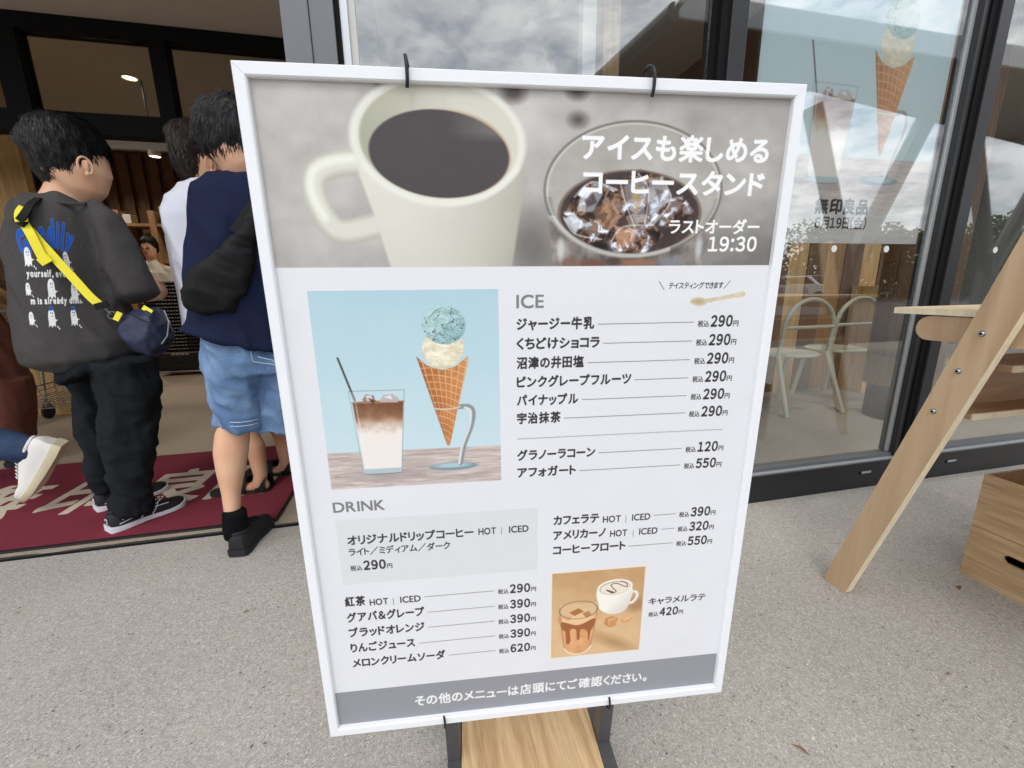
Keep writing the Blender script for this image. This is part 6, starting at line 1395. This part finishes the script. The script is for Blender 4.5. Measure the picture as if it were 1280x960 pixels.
# ---- person 4: walking out of the picture at the left, white sneaker lifted at the heel
p4 = thing('person', 'walker in dark jeans and a lifted white sneaker leaving at the left edge', 'person', GB)
Y4 = 2.22
ank = at(48, 566, Y4); kn = at(-60, 545, Y4); hip = Vector((kn.x - 0.28, Y4 + 0.05, 0.88))
b = bmesh.new(); loft3(b, [(at(66, 572, Y4), .026, .026), (ank, .034, .034), (at(20, 565, Y4), .040, .040), (kn, .06, .06), (hip, .09, .09), (hip + Vector((0, 0, 0.3)), .10, .08), (hip + Vector((0, 0, 0.55)), .06, .06)]); loft3(b, [(hip + Vector((0, 0, 0.55)), .06, .06), (hip + Vector((0, 0, 0.62)), .06, .06), (hip + Vector((-0.02, 0, 0.70)), .085, .10), (hip + Vector((-0.01, 0, 0.80)), .075, .09)])
for s in (-1, 1): loft3(b, [(hip + Vector((0, 0, 0.44)), .06, .06), (hip + Vector((0, s * 0.21, 0.42)), .045, .045), (hip + Vector((s * 0.10, s * 0.24, 0.16)), .036, .036), (hip + Vector((s * 0.10 - 0.14, s * 0.22, 0.02)), .028, .028), (hip + Vector((s * 0.10 - 0.20, s * 0.21, -0.01)), .032, .02)])
fuse('body', b, M['skin'], p4, 0.009, 3)
b = bmesh.new(); loft3(b, [(at(43, 563, Y4), .056, .056), (at(10, 558, Y4), .066, .066), (kn, .078, .078), (hip + Vector((0.04, -0.08, -0.05)), .105, .10), (hip + Vector((0, 0, 0.05)), .16, .13)], lat=Vector((0, 1, 0)))
loft3(b, [(hip + Vector((-0.28, 0.12, -0.82)), .06, .06), (hip + Vector((-0.22, 0.11, -0.42)), .072, .072), (hip + Vector((-0.02, 0.08, -0.02)), .10, .10), (hip + Vector((0, 0, 0.06)), .16, .13)], lat=Vector((0, 1, 0)))
fuse('jeans', b, M['denimdark'], p4, 0.009, 3, wr=0.012, wsc=(9, 9, 9), seed=31)
b = bmesh.new(); loft3(b, [(hip + Vector((0, 0, -0.02)), .17, .14), (hip + Vector((0, 0, 0.25)), .17, .125), (hip + Vector((-0.01, 0, 0.45)), .20, .12), (hip + Vector((-0.01, 0, 0.54)), .08, .07)], lat=Vector((0, 1, 0)))
for s in (-1, 1): loft3(b, [(hip + Vector((0, s * 0.16, 0.48)), .06, .06), (hip + Vector((0.02, s * 0.225, 0.30)), .058, .058)])
fuse('t_shirt', b, M['creamtee'], p4, 0.01, 3, wr=0.01, seed=33)
b = bmesh.new(); loft3(b, [(hip + Vector((0.0, 0, 0.66)), .07, .085), (hip + Vector((0.02, 0, 0.76)), .09, .10), (hip + Vector((0.0, 0, 0.84)), .08, .09)]); base = fuse('hair', b, M['hair'], None, 0.009, 3); hair_strands(base, 3, 1500, 0.07, hip + Vector((0, 0, 0.86)), M['hair'], p4)
b = bmesh.new(); loft3(b, [(at(34, 562, Y4), .045, .045), (at(50, 568, Y4), .044, .044), (at(60, 575, Y4), .04, .04)], lat=Vector((0, 1, 0))); fuse('sock', b, M['sock'], p4, 0.006, 2)
hl_ = at(83, 556, Y4); tl_ = at(40, 626, Y4); fw_ = (tl_ - hl_); vd_ = ((hl_ + tl_) / 2 - Vector((0, 0, 1))).normalized() + Vector((0.25, 0.1, 0.1)); nrm_ = fw_.cross(vd_).normalized(); nrm_ = nrm_ if nrm_.x < 0 else -nrm_
shoe(p4, hl_, fw_, nrm_, fw_.length * 1.02, 0.104, M['shoewhite'], M['solecream'], 0.030, 0.098, toe_up=0.02)
shoe(p4, Vector((hip.x - 0.24, Y4 + 0.12, 0)), Vector((-1, 0.05, 0)), (0, 0, 1), 0.28, 0.104, M['shoewhite'], M['solecream'], 0.030, 0.09)
settle(p4)

# ---- person 5: brown trousers at the very left edge
p5 = thing('person', 'person in wide reddish brown trousers at the far left edge beside the shopping cart', 'person', GB)
Y5 = 2.95
b = bmesh.new(); loftS(b, [(-130, 392, -2, 398, .15), (-110, 425, 24, 425, .16), (-78, 465, 36, 465, .16), (-46, 500, 42, 500, .14)], Y5, dome=False); loftS(b, [(-20, 470, 40, 470, .12), (-14, 510, 43, 510, .12), (-8, 545, 43, 540, .11), (0, 573, 40, 566, .10)], Y5, dome=False); loftS(b, [(-74, 465, -20, 470, .12), (-62, 540, -22, 540, .11), (-55, 590, -20, 585, .10)], Y5 + 0.1, dome=False)
fuse('trousers', b, M['brownpants'], p5, 0.011, 3, wr=0.018, wsc=(7, 7, 4), seed=41)
tc_ = at(-66, 395, Y5)
b = bmesh.new(); loft3(b, [(tc_ + Vector((0, 0, -0.04)), .20, .15), (tc_ + Vector((0, 0, 0.28)), .20, .13), (tc_ + Vector((0, 0, 0.50)), .22, .12), (tc_ + Vector((0, 0, 0.60)), .08, .07)])
for s in (-1, 1): loft3(b, [(tc_ + Vector((s * 0.19, 0, 0.52)), .06, .06), (tc_ + Vector((s * 0.24, 0.03, 0.28)), .055, .055), (tc_ + Vector((s * 0.22, 0.2, 0.12)), .045, .045)])
fuse('sweater', b, M['darkclad'], p5, 0.012, 3, wr=0.012, seed=43)
b = bmesh.new(); loft3(b, [(tc_ + Vector((0, 0, 0.58)), .055, .055), (tc_ + Vector((0, 0.0, 0.66)), .06, .065), (tc_ + Vector((0, 0.01, 0.74)), .08, .095), (tc_ + Vector((0, 0.01, 0.84)), .07, .085)])
for s in (-1, 1): loft3(b, [(tc_ + Vector((0, 0, 0.55)), .05, .05), (tc_ + Vector((s * 0.19, 0, 0.50)), .045, .045), (tc_ + Vector((s * 0.235, 0.03, 0.28)), .04, .04), (tc_ + Vector((s * 0.22, 0.2, 0.12)), .03, .03), (tc_ + Vector((s * 0.21, 0.30, 0.10)), .036, .02)])
fuse('body', b, M['skin2'], p5, 0.01, 3)
b = bmesh.new(); loft3(b, [(tc_ + Vector((0, -0.02, 0.64)), .08, .08), (tc_ + Vector((0, -0.02, 0.75)), .095, .105), (tc_ + Vector((0, 0, 0.86)), .08, .09)]); base = fuse('hair', b, M['hair'], None, 0.01, 3); hair_strands(base, 4, 1500, 0.1, tc_ + Vector((0, 0, 0.88)), M['hair'], p5)
for (x_, y_) in ((30, 577), (-36, 590)): g = at(x_ - 8, 575, Y5); shoe(p5, Vector((g.x, Y5 - 0.05 + (0.1 if x_ < 0 else 0), 0)), Vector((0.1, 1, 0)), (0, 0, 1), 0.27, 0.10, M['shoeblack'], M['soleblack'])
settle(p5)

# ---- person 6: seated man behind the basket stack
p6 = thing('person', 'seated man with glasses and a cream T-shirt behind the black basket stack', 'person')
Y6 = 7.0; h6 = at(187, 312, Y6)
b = bmesh.new(); loft3(b, [(h6 + Vector((0, -0.01, -0.14)), .05, .055), (h6 + Vector((0.01, -0.03, -0.09)), .06, .075), (h6 + Vector((0, -0.01, 0)), .08, .10), (h6 + Vector((0, 0, 0.09)), .07, .085)]); loft3(b, [(h6 + Vector((0, 0, -0.20)), .06, .06), (h6 + Vector((0, 0, -0.10)), .055, .055)])
for s in (-1, 1):
    b0 = h6 + Vector((s * 0.20, 0.0, -0.42)); loft3(b, [(h6 + Vector((0, 0, -0.20)), .05, .05), (h6 + Vector((s * 0.17, 0, -0.26)), .05, .05), (b0, .05, .05), (b0 + Vector((s * 0.02, -0.04, -0.14)), .042, .042), (b0 + Vector((-s * 0.04 + 0.10, -0.24, -0.17)), .032, .032), (b0 + Vector((-s * 0.10 + 0.14, -0.36, -0.17)), .038, .022)])
    for k in range(5): s0 = b0 + Vector((-s * 0.10 + 0.14 + (k - 2) * 0.015, -0.37, -0.17)); loft3(b, [(s0, .008, .008), (s0 + Vector((0.01, -0.05, -0.01)), .007, .007)], n=8)
loft3(b, [(h6 + Vector((0, -0.108, -0.03)), .014, .012), (h6 + Vector((0, -0.115, 0.01)), .010, .012)])
fuse('body', b, M['skin2'], p6, 0.009, 3)
b = bmesh.new(); loft3(b, [(h6 + Vector((0, 0.0, -0.95)), .19, .15), (h6 + Vector((0, 0, -0.6)), .21, .14), (h6 + Vector((0, 0, -0.32)), .23, .13), (h6 + Vector((0, 0, -0.18)), .08, .075)])
for s in (-1, 1): loft3(b, [(h6 + Vector((s * 0.17, 0, -0.27)), .075, .07), (h6 + Vector((s * 0.215, 0, -0.45)), .075, .075)])
fuse('t_shirt', b, M['creamtee'], p6, 0.01, 3, wr=0.012, seed=51)
b = bmesh.new(); loft3(b, [(h6 + Vector((0, 0.05, 0.0)), .085, .07), (h6 + Vector((0, 0.02, 0.07)), .095, .105), (h6 + Vector((0, 0.0, 0.13)), .08, .095)]); base = fuse('hair', b, M['hair'], None, 0.009, 3); hair_strands(base, 6, 1800, 0.05, h6 + Vector((0, 0, 0.15)), M['hair'], p6)
for s in (-1, 1):
    MB().tube([h6 + Vector((s * 0.034 + 0.022 * math.cos(a), -0.114, 0.012 + 0.015 * math.sin(a))) for a in np.linspace(0, 2 * PI, 16, endpoint=False)], 0.0035, 6, closed=True).build('glasses', M['black'], p6)
    MB().ball(h6 + Vector((s * 0.035, -0.098, 0.012)), (0.010, 0.006, 0.006), 2).build('eye', M['black'], p6)
MB().tube([h6 + Vector((-0.02, -0.105, -0.055)), h6 + Vector((0.0, -0.11, -0.057)), h6 + Vector((0.022, -0.105, -0.054))], 0.004, 6).build('mouth', M['brownpants'], p6)
b = bmesh.new()
loft3(b, [(h6 + Vector((0, 0.02, -0.95)), .20, .15), (h6 + Vector((0, 0.0, -0.88)), .19, .15)])
for s in (-1, 1): loft3(b, [(h6 + Vector((s * 0.10, 0, -0.93)), .09, .09), (h6 + Vector((s * 0.12, -0.42, -0.92)), .075, .075), (h6 + Vector((s * 0.12, -0.45, -1.30)), .06, .06)])
fuse('trousers', b, M['blackpants'], p6, 0.012, 3)
for s in (-1, 1): shoe(p6, Vector((h6.x + s * 0.12, Y6 - 0.38, 0)), Vector((0, -1, 0)), (0, 0, 1), 0.27, 0.10, M['shoeblack'], M['soleblack'])
settle(p6)
stl = thing('stool', 'plain timber stool under the seated man behind the baskets', 'stool')
zs = h6.z - 1.06
MB().box((h6.x - 0.2, Y6 - 0.15, zs - 0.04), (h6.x + 0.2, Y6 + 0.2, zs), 0.004).build('seat', M['midwood'], stl)
for sx in (-1, 1):
    for sy in (-0.12, 0.17): MB().box((h6.x + sx * 0.17 - 0.018, Y6 + sy - 0.018, 0.0), (h6.x + sx * 0.17 + 0.018, Y6 + sy + 0.018, zs - 0.0405)).build('leg', M['midwood'], stl)
settle(stl)

# ------------------------------------------------------------------ shopping cart at the left edge
ct = thing('shopping_cart', 'grey wire shopping cart with a black basket between brown trousers and black trousers', 'shopping cart')
YC = 3.62
c_r = at(50, 450, YC); x1 = at(46, 400, YC).x; x0 = x1 - 0.42; zt = at(30, 388, YC).z; zb_ = zt - 0.32; y0, y1 = YC - 0.12, YC + 0.50
def wirebox(x0, x1, y0, y1, z0, z1, nz_, nx, ny, r, name, taper=0.05):
    # each wire is its own rod; the grid shows the pieces
    b = MB()
    for k in range(nz_ + 1):
        t = k / nz_; z = z0 + (z1 - z0) * t; q = taper * (1 - t)
        b.tube([(x0 + q, y0 + q, z), (x1 - q, y0 + q, z), (x1 - q, y1 - q, z), (x0 + q, y1 - q, z)], r * (1.6 if k == nz_ else 1), 6, closed=True)
    for k in range(nx + 1):
        f = k / nx
        for yy, s in ((y0, 1), (y1, -1)): b.tube([(x0 + taper + (x1 - x0 - 2 * taper) * f, yy + s * taper, z0), (x0 + (x1 - x0) * f, yy, z1)], r, 6)
        b.tube([(x0 + taper + (x1 - x0 - 2 * taper) * f, y0 + taper, z0), (x0 + taper + (x1 - x0 - 2 * taper) * f, y1 - taper, z0)], r, 6)
    for k in range(ny + 1):
        f = k / ny
        for xx, s in ((x0, 1), (x1, -1)): b.tube([(xx + s * taper, y0 + taper + (y1 - y0 - 2 * taper) * f, z0), (xx, y0 + (y1 - y0) * f, z1)], r, 6)
    o = b.build(name, M['cartwire'] if name != 'plastic_basket' else M['framegrey'], ct); o['kind'] = 'stuff'; return o
wirebox(x0, x1, y0, y1, zb_, zt, 5, 8, 10, 0.004, 'plastic_basket')
wirebox(x0 + 0.06, x1 + 0.18, y0 - 0.02, y1, 0.22, 0.30, 2, 10, 12, 0.003, 'lower_rack', 0.01)
for yy in (y0 + 0.04, y1 - 0.04):
    MB().tube(smooth3([(x1 - 0.06, yy, zb_ - 0.01), (x1 + 0.04, yy, 0.50), (x1 + 0.17, yy - 0.02, 0.30), (x1 + 0.22, yy - 0.04, 0.14)]), 0.011, 10).build('frame_tube', M['cartwire'], ct, True)
    MB().tube([(x0 + 0.05, yy, zb_), (x0 + 0.0, yy, 0.14)], 0.011, 10).build('frame_tube', M['cartwire'], ct, True)
    for xx, dy in ((x1 + 0.22, -0.04), (x0, 0.0)):
        w = MB().lathe((xx, yy + dy, 0.062), [(0.0001, -0.014), (0.052, -0.014), (0.060, -0.008), (0.060, 0.008), (0.052, 0.014), (0.0001, 0.014)], 24, 'X').build('caster_wheel', M['rubber'], ct, True)
        MB().box((xx - 0.02, yy + dy - 0.02, 0.10), (xx + 0.02, yy + dy + 0.02, 0.145), 0.004).build('caster_fork', M['steel'], ct)
MB().tube([(x0 - 0.06, y0 + 0.02, zt + 0.12), (x0 - 0.06, y1 - 0.02, zt + 0.12)], 0.014, 10).build('handle', M['black'], ct, True)
for yy in (y0 + 0.02, y1 - 0.02): MB().tube([(x0 - 0.06, yy, zt + 0.12), (x0 + 0.02, yy, zt - 0.05)], 0.009, 8).build('handle_arm', M['cartwire'], ct, True)
settle(ct)
pk = thing('paper_bag', 'crumpled brown paper bags lying in the grey shopping cart', 'bag')
b = bmesh.new(); cc0 = Vector(((x0 + x1) / 2, (y0 + y1) / 2, zt)); loft3(b, [(cc0 + Vector((-0.1, 0, -0.20)), .10, .16), (cc0 + Vector((-0.04, 0, 0.02)), .15, .2), (cc0 + Vector((-0.02, 0.02, 0.16)), .13, .14), (cc0 + Vector((0.0, 0.02, 0.22)), .05, .10)])
M['paper'] = plain('brown_paper', srgb(150, 116, 80), 0.9, 0.1, var=0.2, scale=12, bump=0.5, bdist=0.01)
fuse('bag', b, M['paper'], pk, 0.014, 1, wr=0.03, wsc=(12, 12, 12), seed=61)
settle(pk)
